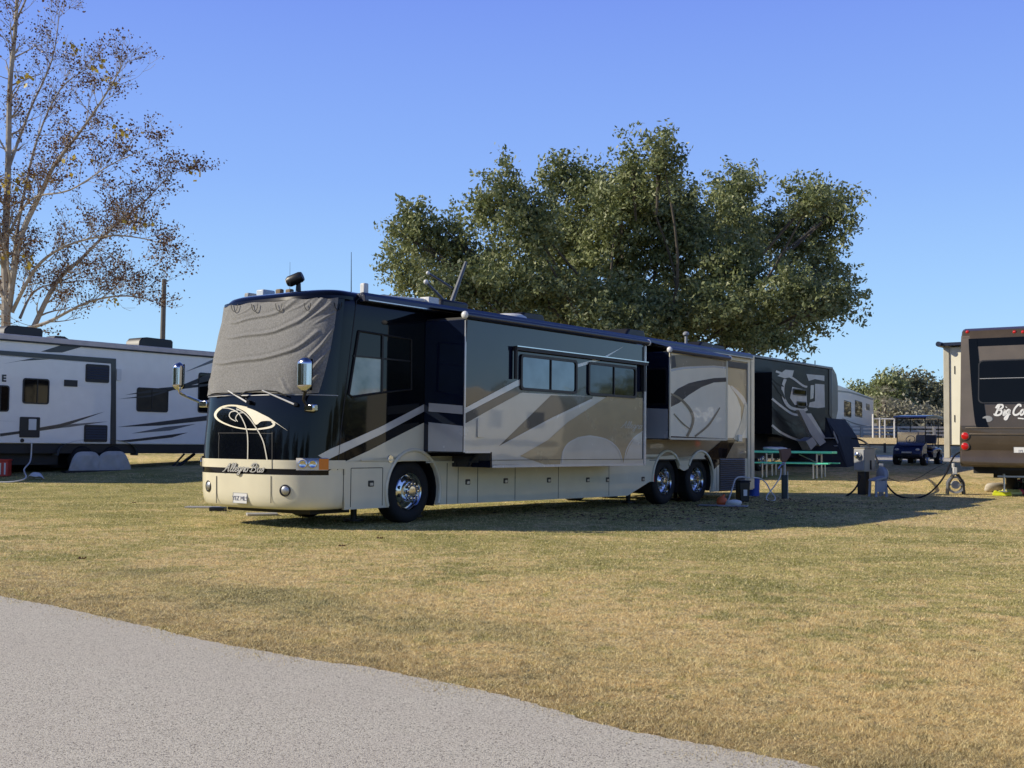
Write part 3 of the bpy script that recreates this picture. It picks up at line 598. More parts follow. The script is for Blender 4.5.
mb = MB(); mb.grid(cover, 260, 170); cov = mb.build('windshield_cover', mesh_cloth, bus)
mb = MB()
for k in (237.5, 257.5, 281.5, 309.5, 337):
    mb = MB(); y0 = 304.5 - (k - 237) * .016; ribbon(mb, [(k - 3.2, y0), (k - 2.2, y0 + 5), (k, y0 + 7.5), (k + 2.4, y0 + 5), (k + 3.2, y0)], .8, lambda a, b: surf(a, b, .055), 5); mb.build('strap_loop', black_rub, cov)
mb = MB(); mb.grid(fgrid(.12, pi - .12, 1.893, 1.908, .014), 50, 1); mb.build('windshield_trim', grey_pl, bus)
mb = MB(); mb.grid(fgrid(.0, pi, 3.305, 3.35, .02), 60, 1); mb.build('cap_lip', paint_black, bus)
# --- front graphics
def L2(P): return [(200 + x / 9.035, 395 + y / 9.035) for x, y in P]
S6 = lambda a, b: surf(a, b, .006)
mb = MB()
ribbon(mb, L2([(430, 115), (340, 98), (250, 97), (185, 122), (145, 165), (150, 205), (200, 245), (300, 285), (400, 305), (500, 310), (590, 300), (650, 285), (672, 262), (650, 240)]), [1.6, 1.7, 1.6, 2.6, 2.6, 2.2, 1.6, 1.2, 1.2, 1.4, 1.8, 2.2, 2.4, 1.4], lambda a, b: surf(a, b, .0075))
fill_top = L2([(330, 98), (430, 115), (540, 160), (640, 212), (700, 255), (790, 320)]); fill_bot = L2([(340, 118), (420, 160), (470, 205), (508, 268), (560, 240), (650, 240)]); fill_bot = fill_bot[:5] + L2([(640, 236), (690, 262), (785, 322)])[0:3]
ft = cr_spline([(a, b, 0) for a, b in L2([(330, 98), (430, 115), (500, 140), (560, 170), (620, 200), (650, 220), (700, 255), (790, 320)])], 4); fb = cr_spline([(a, b, 0) for a, b in L2([(335, 112), (410, 150), (460, 200), (508, 268), (560, 238), (640, 236), (700, 262), (792, 323)])], 4)
k0 = len(mb.v); vs = []
for a, b in zip(ft, fb): vs += [surf(a.x, a.y, .0095), surf(b.x, b.y, .0095)]
mb.add(vs, [(2 * i, 2 * i + 1, 2 * i + 3, 2 * i + 2) for i in range(len(ft) - 1)])
mb.build('emblem', paint_ivory_lit, bus)
mb = MB()
for off_, P, wd in ((.0112, [(345, 240), (328, 215), (335, 188), (360, 165), (395, 160)], .8), (.0125, [(330, 237), (288, 215), (270, 185), (288, 152), (345, 145)], .9), (.0138, [(200, 118), (270, 122), (350, 160), (400, 240), (430, 330), (438, 430), (436, 580)], 1.0), (.0151, [(335, 125), (400, 158), (460, 220), (530, 325), (580, 430), (612, 590)], 1.1)):
    ribbon(mb, L2(P), wd, lambda a, b, o=off_: surf(a, b, o))
mb.build('pinstripe', pm('pale_pinstripe', (.62, .60, .52), .3, coat=.5), bus)
mb = MB(); script(mb, 'Allegro Bus', (225.0, 471.2), (1, .028), (.03, -1), 4.3, 1.5, lambda a, b: surf(a, b, .034)); mb.build('name_lettering', pm('lettering_outline', (.03, .03, .035), .3, metal=.5), bus)
mb = MB(); script(mb, 'Allegro Bus', (225.0, 471.0), (1, .028), (.03, -1), 4.3, .8, lambda a, b: surf(a, b, .036)); mb.build('name_lettering', pm('lettering_grey', (.62, .62, .60), .3, metal=.3), bus)
# --- head lamps
def lamp(th0, th1, name):
    mb = MB(); mb.grid(fgrid(th0, th1, .835, 1.005, .026), 16, 2); mb.grid(fgrid(th0, th1, 1.005, 1.006, .026), 16, 1)
    for z0 in (.835, 1.005): mb.grid(lambda i, j: fpt(lerp(th0, th1, i), z0, lerp(.0, .026, j)), 16, 1)
    o = mb.build('headlight', clear_l, bus); a = th0 if name == 'n' else th1; b = lerp(th0, th1, .30) if name == 'n' else lerp(th1, th0, .30)
    m2 = MB(); m2.grid(fgrid(a, b, .842, .998, .030), 10, 2); m2.build('turn_signal', amber, o)
    for q in (.50, .80):
        th = lerp(th0, th1, q) if name == 'n' else lerp(th1, th0, q); c = fpt(th, .92, .028); nn = (fpt(th, .92, .1) - c).normalized(); m3 = MB(); m3.lathe([(.062, 0), (.062, .012), (.05, .016), (.03, .008), (.0, .004)], c, nn, 20); m3.build('reflector_bowl', chrome, o)
def th_at(px, py):
    p = surf(px, py, 0); return min(TH_S2, key=lambda t: (fpt(t, p.z) - p).length)
TH_S2 = [pi * i / 1200 for i in range(1201)]
t1 = th_at(327.5, 463); t2 = th_at(296.5, 463)
lamp(t1, t2, 'n'); lamp(pi - t2, pi - t1, 'f')
for px, py in ((285.5, 490.5), (209.2, 486)):
    p = surf(px, py, .014); nn = (surf(px, py, .1) - p).normalized(); mb = MB(); mb.lathe([(.085, -.004), (.085, .006), (.072, .010), (.062, .0)], p, nn, 24); o = mb.build('fog_lamp', black_pl, bus)
    mb = MB(); mb.lathe([(.06, .004), (.045, .012), (.02, .016), (.0, .018)], p, nn, 20); mb.build('lens', steel, o)
# --- number plate
p = surf(241, 498, .016); nn = (surf(241, 498, .1) - p).normalized(); tx = V((0, 0, 1)).cross(nn).normalized()
def plate(parent, p, nn, tx, txt, name='license_plate', w_=.305, h_=.152):
    q = MB(); P = rrect(-w_ / 2, w_ / 2, -h_ / 2, h_ / 2, .012); q.prism([p + tx * a + V((0, 0, b)) for a, b in P], nn * .004); o = q.build(name, white_pl, parent)
    q = MB()
    for a, b, c, d in ((-w_ / 2, w_ / 2, h_ / 2, .006), (-w_ / 2, w_ / 2, -h_ / 2 + .006, .006)): q.prism([p + nn * .005 + tx * x + V((0, 0, y)) for x, y in ((a, c), (b, c), (b, c - d), (a, c - d))], nn * .002)
    for a in (-w_ / 2, w_ / 2 - .006): q.prism([p + nn * .005 + tx * x + V((0, 0, y)) for x, y in ((a, -h_ / 2 + .006), (a + .006, -h_ / 2 + .006), (a + .006, h_ / 2 - .006), (a, h_ / 2 - .006))], nn * .002)
    q.build('plate_frame', grey_pl, o)
    M = Matrix(((tx.x, 0, nn.x, p.x + nn.x * .007), (tx.y, 0, nn.y, p.y + nn.y * .007), (tx.z, 1, nn.z, p.z - .006), (0, 0, 0, 1)))
    text_mesh('plate_number', txt, pm('plate_ink', (.16, .17, .24), .5), o, M, .088, .0); return o
plate(bus, p, nn, tx, 'YEZ ML9')
# --- wipers
S3 = lambda px, py, o: surf(px, py, o)
for a0, a1, b in (((233, 391), (249.5, 402.5), [(214, 396), (225, 394.5), (235, 393), (244, 396)]), ((266.5, 390.5), (295.5, 404.5), [(243, 396), (250, 391.8), (266, 390.6), (280, 392), (289, 396)])):
    mb = MB(); mb.tube([S3(a0[0], a0[1], .09), S3(a1[0], a1[1], .04)], [.009, .014], 6); wo = mb.build('wiper', white_pl, bus)
    mb = MB(); mb.tube([S3(x, y, .07) for x, y in b], .012, 5); mb.build('blade', black_rub, wo)
    mb = MB(); mb.cyl(S3(a1[0], a1[1], .0), S3(a1[0] + 2, a1[1], .07), .035, .025); mb.build('pivot', black_pl, wo)
# --- mirrors
def mirror(name, head, foot, brk, up, rx=.125):
    h = V(head); mb = MB()
    mb.grid(lambda i, j: (h + V((math.cos(i * 2 * pi) * .07 * (1 if math.cos(i * 2 * pi) < 0 else .5), math.copysign(abs(math.sin(i * 2 * pi)) ** .6, math.sin(i * 2 * pi)) * rx, 0)) * (1 if .02 < j < .98 else .01) ) + V((0, 0, 0)) if False else V((h.x + math.cos(i * 2 * pi) * (.10 if math.cos(i * 2 * pi) < 0 else .04) * min(1, 6 * j, 6 * (1 - j)) ** .5, h.y + math.copysign(abs(math.sin(i * 2 * pi)) ** .6, math.sin(i * 2 * pi)) * rx * min(1, 6 * j, 6 * (1 - j)) ** .5, h.z + (j - .5) * up)), 24, 18)
    o = mb.build('mirror', chrome, bus)
    mb = MB(); mb.grid(lambda i, j: (h.x + .045, h.y + (i - .5) * rx * 1.6, h.z + (j - .5) * up * .85), 4, 4); mb.build('mirror_glass', glass_dark, o)
    mb = MB(); mb.tube(cr_spline([V((h.x, h.y, h.z - up / 2 + .02)), V(foot), V(brk)], 5), .024, 8); mb.build('mirror_arm', black_pl if name == 'n' else chrome, o)
    mb = MB(); b = V(brk); mb.box(b.x - .05, b.x + .05, b.y - .10, b.y + .10, b.z - .055, b.z + .055); mb.build('bracket', chrome, o, bevel=.02)
uu = -.72; hd = B.front(305.5, 374.5, uu); bk = surf(311, 408, .05); mirror('n', (hd.x, hd.y, hd.z), (bk.x - .08, bk.y + .06, bk.z + .10), tuple(bk), .52, .115)
hf = B.front(179.5, 376.5, -.42); bf = B.front(201, 404, -.45); mirror('f', tuple(hf), (hf.x + .02, hf.y - .06, bf.z + .16), (bf.x, bf.y - .1, bf.z), .46, .085)
# --- near side graphics (front part, drawn where they are seen)
def side_poly(mb, P, w=-.004, sub=1): return mb.poly([B.side(x, y, w) for x, y in P])
def surf_strip(mb, top, bot, off, n=24):
    vs = []
    for i in range(n + 1):
        t = i / n; f = lambda Q: (lambda s: (lerp(Q[int(s)][0], Q[min(int(s) + 1, len(Q) - 1)][0], s - int(s)), lerp(Q[int(s)][1], Q[min(int(s) + 1, len(Q) - 1)][1], s - int(s))))(t * (len(Q) - 1))
        vs += [surf(*f(top), off), surf(*f(bot), off)]
    return mb.add(vs, [(2 * i, 2 * i + 1, 2 * i + 3, 2 * i + 2) for i in range(n)])
mb = MB(); surf_strip(mb, [(318, 455.5), (330, 449), (350, 440.5), (381, 426.5), (423.8, 404.3)], [(326, 461), (331, 458), (350, 449), (381, 434.3), (423.8, 411.5)], .006, 40); mb.build('stripe', paint_silver, bus)
mb = MB(); surf_strip(mb, [(328.5, 471), (345, 461.5), (369, 450.5), (396, 436.5), (423.8, 422.5)], [(328.5, 480), (345, 480), (369, 466), (396, 462), (423.8, 459)], .005, 40)
mb.build('side_panel', paint_cream, bus)
# cream lower sill along the whole near side with its wheel arches
AR1 = (1.47, .60); AR2 = (9.45, .60); AR3 = (10.93, .60)
def arc(c, r, a0, a1, zc=.50, n=16): return [(c + r * math.cos(math.radians(lerp(a0, a1, i / n))), zc + r * math.sin(math.radians(lerp(a0, a1, i / n)))) for i in range(n + 1)]
def sill(w, off, name='skirt'):
    mb = MB(); zt = .955; z0 = .265
    P = [(-.02, z0), (AR1[0] - .56, z0)] + arc(AR1[0], .60, 203, -23)[0:] + [(AR1[0] + .56, z0)] + [(7.85, .24), (8.72, .50)] + arc(AR2[0], .60, 180, 25) + [(10.19, .70)] + arc(AR3[0], .60, 155, -28) + [(11.62, .22), (BL - .03, .22), (BL - .03, zt), (-.02, zt)]
    mb.prism([(a, w, b) for a, b in P], (0, off, 0)); return mb.build(name, paint_cream, bus)
sill(-.012, .05); sill(BW + .012, -.05)
for u, c in ((AR1, 0), (AR2, 1), (AR3, 1)):
    mb = MB(); a = [V((x, -.018, z)) for x, z in arc(u[0], .625, (200 if not c else (180 if u is AR2 else 150)), (-20 if not c else (30 if u is AR2 else -25)), n=28)]; mb.tube(a, .028, 8); mb.build('wheel_arch', paint_cream, bus)
for u in (AR1, AR2, AR3):
    mb = MB(); mb.grid(lambda i, j: (u[0] + .6 * math.cos(math.radians(lerp(205, -25, i))), .04 + .55 * j, .50 + .6 * math.sin(math.radians(lerp(205, -25, i)))), 20, 1); mb.box(u[0] - .62, u[0] + .62, .46, .50, .3, 1.1); mb.build('wheel_well', black_met, bus)
mb = MB(); mb.box(.3, 1.69, -.03, -.012, .965, .985).box(1.75, 7.1, -.05, -.012, .925, .95)
mb.build('trim_strip', paint_cream, bus)
mb = MB()
for u, a, b in ((-.05, .27, .95), (.10, .3, .86), (.77, .3, .86), (2.27, .27, .93), (2.55, .27, .93), (3.06, .27, .93), (4.1, .27, .93), (5.42, .26, .93), (7.15, .26, .93), (11.72, .25, .93)): mb = MB(); mb.box(u - .006, u + .006, -.0145, -.010, a, b); mb.build('compartment_gap', seam, bus)
for a in ((.106, .764, .855, .866), (8.7, 11.7, .93, .942)): mb = MB(); mb.box(a[0], a[1], -.0145, -.010, a[2], a[3]); mb.build('compartment_gap', seam, bus)
for i, (u, z) in enumerate(((.52, .63), (2.80, .61), (3.83, .61), (5.12, .60), (6.4, .58), (7.1, .57), (8.45, .56))):
    mb = MB(); P = rrect(u - .06, u + .06, z - .045, z + .045, .015); mb.prism([(a, -.012, b) for a, b in P], (0, -.006, 0)); o = mb.build('latch', black_pl, bus)
    mb = MB(); mb.prism([(a, -.019, b) for a, b in rrect(u - .035, u + .035, z - .03, z + .012, .01)], (0, -.010, 0)); mb.build('latch_paddle', steel, o)
mb = MB(); mb.lathe([(.0, -.02), (.055, -.02), (.06, -.01), (.06, .0)], (.93, -.006, .99), (0, 1, 0), 20); mb.build('fuel_cap', chrome, bus)
mb = MB(); mb.prism([(a, -.012, b) for a, b in rrect(8.84, 8.9, .50, .68, .01)], (0, -.01, 0)); mb.build('side_marker', red_l, bus)
# --- rear flank art
def spoly(P, mat, name, w=-.006):
    mb = MB(); side_poly(mb, P, w); return mb.build(name, mat, bus, smooth=False)
mb = MB(); mb.poly([(7.2, -.004, .95), (13.63, -.004, .95), (13.63, -.004, 1.42), (7.2, -.004, 1.42)]); mb.poly([(10.9, -.005, 1.42), (13.63, -.005, 1.42), (13.63, -.005, 3.30), (10.9, -.005, 3.30)]); mb.build('side_panel', paint_khaki, bus)
mb = MB(); mb.box(13.30, 13.66, -.03, -.006, .24, 3.38).box(12.4, 13.66, -.032, -.006, 3.22, 3.40); mb.build('rear_corner_trim', cream_v if False else paint_cream, bus, bevel=.01)
mb = MB(); mb.box(13.44, 13.46, -.036, -.028, .5, 3.3); mb.build('corner_groove', seam, bus)
spoly([(722.5, 440), (735.5, 440), (726, 458), (713.5, 470), (704, 456)], paint_black, 'stripe', -.016)
def arcs_px(P, wd, mat, name, w, frame=B): mb = MB(); ribbon(mb, P, wd, lambda a, b: frame.side(a, b, w)); return mb.build(name, mat, bus, smooth=False)
arcs_px([(731, 386), (742, 398), (749, 412)], [2, 4, 2], paint_silver, 'stripe', -.010)
arcs_px([(749, 405), (744, 424), (736, 440)], [9, 7, 5], paint_cream, 'stripe', -.014)
for z in (3.13,): 
    mb = MB(); mb.prism([(a, -.034, b) for a, b in rrect(12.2, 13.28, 3.05, 3.19, .05)], (0, .03, 0)); mb.build('vent', black_pl, bus)
mb = MB(); mb.prism([(a, -.03, b) for a, b in rrect(11.9, 12.06, 2.05, 2.42, .02)], (0, .03, 0)); mb.prism([(a, -.03, b) for a, b in rrect(11.9, 12.06, 2.5, 2.8, .02)], (0, .03, 0)); mb.build('vent', black_pl, bus)
spoly([(727, 438), (727, 384), (735, 388), (743, 397), (747.5, 411), (748.5, 438)], paint_ivory_lit, 'swoosh', -.008); spoly([(730, 386), (739, 388), (746, 400), (748, 414), (744, 428), (738, 440), (741, 424), (741, 408), (737, 397)], paint_tan, 'swoosh', -.0095)
# radiator grille
mb = MB(); mb.box(11.84, 13.16, -.018, -.006, .22, .97); gr = mb.build('radiator_grille', black_pl, bus)
mb = MB()
for k in range(15): z = .25 + k * .048; mb.prism([(11.87, -.020, z), (11.87, -.045, z + .006), (11.87, -.020, z + .03)], (1.26, 0, 0))
mb.build('louvres', greypaint, gr)
# --- driver's windows
def window(P, w, frame_mat, parent, fr=.03, n='window', bars=(), gm=None, fm=None, proud=.012):
    x0, x1, z0, z1, r_ = P; mb = MB(); O = rrect(x0, x1, z0, z1, r_); I = rrect(x0 + fr, x1 - fr, z0 + fr, z1 - fr, max(.01, r_ - fr * .5)); k = len(O)
    vs = [(a, w, b) for a, b in O] + [(a, w - proud, b) for a, b in O] + [(a, w - proud, b) for a, b in I] + [(a, w, b) for a, b in I]
    mb.add(vs, [(q * k + i, q * k + (i + 1) % k, (q + 1) * k + (i + 1) % k, (q + 1) * k + i) for q in range(3) for i in range(k)])
    for b in bars: mb.box(x0 + (x1 - x0) * b - .012, x0 + (x1 - x0) * b + .012, w - proud * .9, w - .002, z0 + fr, z1 - fr)
    o = mb.build(n, frame_mat, parent); m2 = MB(); m2.poly([(a, w - .004, b) for a, b in I]); m2.build('pane', gm or glass_dark, o, smooth=False); return o
# driver's window: slanted front edge
P = [B.side(x, y, -.004) for x, y in ((358.5, 331), (383.5, 335), (411, 339.5), (411, 389.5), (383, 392.5), (352, 397), (348.5, 394.5))]
mb = MB(); mb.poly([p + V((0, -.001, 0)) for p in P]); dw = mb.build('window', glass_dark, bus, smooth=False)
mb = MB(); mb.tube([p + V((0, -.006, 0)) for p in P + [P[0]]], .018, 6); mb.build('window_frame', black_rub, dw)
mb = MB(); a = B.side(383, 335, -.02); b = B.side(383, 392.5, -.02); mb.box(a.x - .018, a.x + .018, -.024, -.004, b.z, a.z); a2 = B.side(356, 356, -.015); mb.box(a2.x - .05, 1.35, -.018, -.006, a2.z - .012, a2.z + .012); mb.build('window_divider', black_pl, dw)
gwin = pm('tinted_pane', (.16, .24, .23), .05, coat=1., scale=2.2, c2=(.42, .50, .48)); P2 = [B.side(x, y, -.0065) for x, y in ((354.6, 357), (382, 359), (382, 391.5), (352, 395.5), (350, 394))]
mb = MB(); mb.poly(P2); mb.build('pane', gwin, dw, smooth=False)
# seam around the front side panel
mb = MB(); mb.tube([B.side(x, y, -.003) for x, y in ((337.6, 470), (341, 430), (347, 380), (353.5, 325), (356.5, 301), (361, 296.5), (380, 298.5), (440, 309))], .008, 4); mb.build('panel_gap', seam, bus)
# --- roof rail, awnings
mb = MB(); mb.prism([(.25, -.10, 3.30), (.25, .06, 3.30), (.25, .10, 3.42), (.25, -.03, 3.44), (.25, -.09, 3.39)], (13.2, 0, 0)); rail = mb.build('awning_case', navy, bus, bevel=.012)
mb = MB(); mb.box(.3, 13.4, -.115, -.098, 3.315, 3.33); mb.build('awning_track', alu, rail)
# --- slide-outs
def slide(u0, u1, w, zb, zt, name_step=None):
    mb = MB()
    if name_step: us, zs = name_step; mb.prism([(u0, w, zs), (us, w, zs), (us, w, zb), (u1, w, zb), (u1, w, zt), (u0, w, zt)], (0, -w - .003, 0))
    else: mb.box(u0, u1, w, -.003, zb, zt)
    return mb.build('slide_out', gloss_black, bus, bevel=.012)  # navy-black paint, base blued further to carry the sky's reflection
SW = -.80; s1 = slide(1.70, 7.17, SW, .86, 3.14, (2.39, 1.09))
def s1p(P, mat, name, k=1): mb = MB(); mb.poly([B.side(x, y, SW - .002 * k - .002) for x, y in P]); return mb.build(name, mat, s1, smooth=False)
def cl(P): return P
s1p([(464.3, 424), (521, 392.5), (640, 399), (643.5, 401), (643.5, 464.8), (492, 464.8), (492, 452), (464.3, 452)], paint_champ, 'lower_panel', 1)
s1p([(464, 408.5), (517, 380.2), (602, 357.5), (624, 346.3), (603, 359.5), (518, 386), (464, 414)], paint_silver, 'stripe', 2)
s1p([(464, 414.3), (518, 386.3), (540, 380), (540, 389), (521, 393), (464.3, 423.6)], paint_taupe, 'stripe', 1)
s1p([(551, 395.3), (593, 396.5), (592, 399.2), (553, 417), (499, 446)], paint_taupe, 'stripe', 2)
A_ = [(608, 396), (643.3, 398), (643.3, 430), (636, 436), (629, 447), (623.5, 463), (618, 448), (606, 438.5), (590, 435), (578, 437), (568, 443), (562, 452), (560, 464.5), (545, 464.5), (520, 456), (548, 440), (568, 422)]
s1p(A_, paint_tan, 'swoosh', 3)
mb = MB(); ribbon(mb, [(562, 464), (564, 450), (572, 441), (588, 436.5), (606, 439.5), (618, 449), (623, 463)], [1, 1.4, 1.4, 1.4, 1.4, 1.2, .6], lambda a, b: B.side(a, b, SW - .0105)); ribbon(mb, [(643, 431.5), (634, 438), (627, 449), (623.8, 463)], [.8, 1.2, 1, .6], lambda a, b: B.side(a, b, SW - .0105))
ribbon(mb, [(500, 446.5), (540, 425), (575, 408), (592, 400)], [.6, 1.6, 2.4, 2.6], lambda a, b: B.side(a, b, SW - .0105)); mb.build('pinstripe', paint_silver, s1, smooth=False)
mb = MB(); script(mb, 'Allegro', (621, 427.5), (1, .07), (0, -1), 3.6, .55, lambda a, b: B.side(a, b, SW - .012)); mb.build('name_lettering', paint_champ, s1)
mb = MB(); mb.box(1.70, 1.73, SW - .012, SW - .0, 1.1, 3.12).box(7.11, 7.18, SW - .016, SW - .0, .87, 3.12).box(2.42, 7.1, SW - .012, SW, .86, .90).box(1.74, 2.36, SW - .012, SW, 1.09, 1.12); mb.build('edge_trim', paint_silver, s1)
mb = MB(); mb.box(2.42, 7.08, SW - .0135, SW - .008, .975, .983).box(7.06, 7.07, SW - .0135, SW - .005, .98, 3.1); mb.build('panel_gap', seam, s1)
mb = MB(); mb.prism([(a, SW - .006, b) for a, b in rrect(2.02, 2.22, 1.33, 1.62, .02)], (0, -.02, 0)); o = mb.build('access_hatch', paint_champ, s1, bevel=.006)
for x0, x1, gm_ in ((3.13, 4.79, mirror_tint), (5.15, 6.80, mirror_tint_dim)): window((x0, x1, 2.11, 2.70, .07), SW - .006, black_pl, s1, .045, bars=(.52,), proud=.025, gm=gm_)  # right pane's darker mirror colour stands for its dark reflection
mb = MB(); mb.tube([(2.95, SW - .05, 2.28), (2.95, SW - .05, 2.80)], .035, 6); mb.box(2.93, 7.12, SW - .09, SW - .012, 2.745, 2.81); mb.box(6.98, 7.06, SW - .08, SW - .012, 2.25, 2.745)
wa = mb.build('window_awning', black_met, s1); mb = MB(); mb.box(2.93, 7.12, SW - .10, SW - .088, 2.80, 2.815); mb.build('awning_rail', chrome, wa)
def topper(u0, u1, w, z, parent):
    mb = MB(); mb.tube([(u0 - .02, w - .04, z), (u1 + .02, w - .04, z)], .055, 12); o = mb.build('slide_awning', navy, parent)
    mb = MB(); mb.poly([(u0, w - .04, z + .05), (u1, w - .04, z + .05), (u1, -.02, 3.37), (u0, -.02, 3.37)]); mb.build('awning_fabric', navy, o, smooth=False)
    for u in (u0 - .05, u1 + .05): m = MB(); m.sphere((u, w - .04, z), .062, 12, (.7, 1, 1)); m.build('end_cap', white_pl, o)
    for u in (u0 + .02, u1 - .02): m = MB(); m.prism([(u, w - .03, z - .02), (u, -.02, z - .02), (u, -.02, z - .10), (u, w + .1, z - .32), (u, w - .01, z - .45)], (.012, 0, 0)); m.build('awning_bracket', black_met if u < u0 + 1 else alu, o)
topper(1.70, 7.15, SW, 3.19, s1)
# front end face of the slide: stripes carried round the corner
mb = MB()
for z0, z1 in ((1.73, 1.84),): mb.poly([(1.697, -.10, z1 + .02), (1.697, -.78, z1 - .03), (1.697, -.78, z0 - .05), (1.697, -.10, z0)])
mb.build('stripe', paint_silver, s1, smooth=False)
mb = MB(); mb.poly([(1.6965, -.10, 1.56), (1.6965, -.79, 1.50), (1.6965, -.79, 1.11), (1.6965, -.10, 1.11)]); mb.build('lower_panel', paint_silver, s1, smooth=False)
SX = -.60; s2 = slide(8.45, 11.03, SX, 1.36, 3.12)
def s2p(P, mat, name, k=1): mb = MB(); mb.poly([B.side(x, y, SX - .002 * k - .002) for x, y in P]); return mb.build(name, mat, s2, smooth=False)
def L6(P): return [(620 + x / 6.4, 320 + y / 6.4) for x, y in P]
s2p([(669.5, 352), (726.5, 361), (726.5, 438.5), (669.5, 436)], paint_ivory_lit, 'side_panel', 1)
s2p(L6([(318, 225), (400, 222), (500, 232), (685, 265), (685, 300), (600, 292), (500, 295), (400, 300), (318, 315)]), paint_khaki, 'swoosh', 2)
s2p(L6([(318, 395), (318, 495), (370, 440), (440, 405), (500, 390), (600, 372), (685, 368), (685, 395), (600, 400), (520, 430), (440, 480), (380, 530), (318, 560), (318, 460)]), paint_taupe, 'swoosh', 3)
s2p(L6([(318, 318), (400, 302), (500, 296), (600, 294), (685, 302), (685, 312), (600, 304), (500, 308), (400, 316), (318, 332)]), paint_silver, 'swoosh', 4)
s2p(L6([(318, 232), (352, 228), (360, 300), (318, 312)]), paint_taupe, 'swoosh', 3)
mb = MB()
ribbon(mb, L6([(320, 470), (380, 500), (440, 560), (468, 620), (460, 680), (430, 745)]), [1.6, 2.2, 2.6, 2.6, 2.4, 2.6], lambda a, b: B.side(a, b, SX - .012)); ribbon(mb, L6([(640, 560), (610, 610), (560, 680), (480, 745)]), [1., 1.6, 2, 1.8], lambda a, b: B.side(a, b, SX - .012)); ribbon(mb, L6([(345, 600), (400, 660), (450, 700)]), [1, 1.4, 1], lambda a, b: B.side(a, b, SX - .012))
mb.build('pinstripe', paint_khaki, s2, smooth=False)
mb = MB(); mb.box(8.45, 8.50, SX - .018, SX, 1.37, 3.1).box(10.97, 11.04, SX - .018, SX, 1.37, 3.1).box(8.5, 10.97, SX - .018, SX, 1.36, 1.40); mb.build('edge_trim', paint_cream, s2)
mb = MB(); mb.prism([(8.447, b, z) for b, z in rrect(-.56, -.10, 2.05, 2.80, .05)], (-.012, 0, 0)); o = mb.build('window', black_pl, s2); mb = MB(); mb.poly([(8.433, b, z) for b, z in rrect(-.53, -.13, 2.09, 2.76, .04)]); mb.build('pane', glass_dark, o, smooth=False)
mb = MB(); mb.poly([(8.446, -.02, 1.99), (8.446, -.58, 1.97), (8.446, -.58, 1.38), (8.446, -.02, 1.38)]); mb.build('lower_panel', paint_silver, s2, smooth=False)
topper(8.45, 11.03, SX, 3.15, s2)
mb = MB(); mb.prism([(12.75, -.006, 1.35), (12.95, -.006, 1.35), (12.95, -.006, 1.5), (12.75, -.006, 1.5)], (0, -.05, 0)); mb.build('cord_hatch', cream_v, bus, bevel=.01)
# --- wheels
def wheel(frame_root, u, z, w_out, R_=.50, wid=.28, hub='front', name='wheel'):
    mb = MB(); mb.lathe([(R_ * .60, .015), (R_ * .63, .0), (R_ * .80, -.012), (R_ * .93, .0), (R_ * .985, .03), (R_, .06), (R_, wid - .05), (R_ * .96, wid), (R_ * .6, wid - .01)], (u, w_out, z), (0, 1, 0), 44)
    o = mb.build(name, black_rub, frame_root)
    mb = MB(); rr = R_ * .60
    if hub == 'front': mb.lathe([(rr, .012), (rr * .96, -.004), (rr * .90, .01), (rr * .84, .05), (rr * .72, .035), (rr * .55, .02), (rr * .50, -.03), (rr * .30, -.045), (rr * .26, -.07), (0, -.075)], (u, w_out, z), (0, 1, 0), 36)
    else: mb.lathe([(rr, .012), (rr * .96, -.004), (rr * .90, .02), (rr * .86, .12), (rr * .70, .15), (rr * .45, .15), (rr * .42, .08), (rr * .28, .05), (rr * .26, -.02), (0, -.03)], (u, w_out, z), (0, 1, 0), 36)
    rm = mb.build('rim', chrome, o); mb = MB()
    for k in range(10):
        a = 2 * pi * k / 10; r1 = rr * (.40 if hub == 'front' else .55); mb.lathe([(.026, .0), (.026, -.05), (.018, -.062), (0, -.064)], (u + r1 * math.cos(a), w_out + (-.02 if hub == 'front' else .15), z + r1 * math.sin(a)), (0, 1, 0), 8)
    mb.build('lug_nut', chrome, rm); mb = MB()
    for k in range(10): mb = MB(); a = 2 * pi * (k + .5) / 10; r1 = rr * .68; mb.lathe([(.030, .001), (.0, .001)], (u + r1 * math.cos(a), w_out + (.026 if hub == 'front' else .147), z + r1 * math.sin(a)), (0, 1, 0), 10); mb.build('hand_hole', black_pl, rm)
    return o
wheel(bus, 1.47, .49, .08, R_=.49); wheel(bus, 9.58, .49, .12, R_=.49, hub='rear'); wheel(bus, 11.03, .49, .12, R_=.49, hub='rear')
for u in (1.47, 9.5, 10.95): wheel(bus, u, .5, BW - .35)
mb = MB()
for u in (9.5, 10.95): mb.box(u - .02, u + .02, .12, .42, .3, .45)
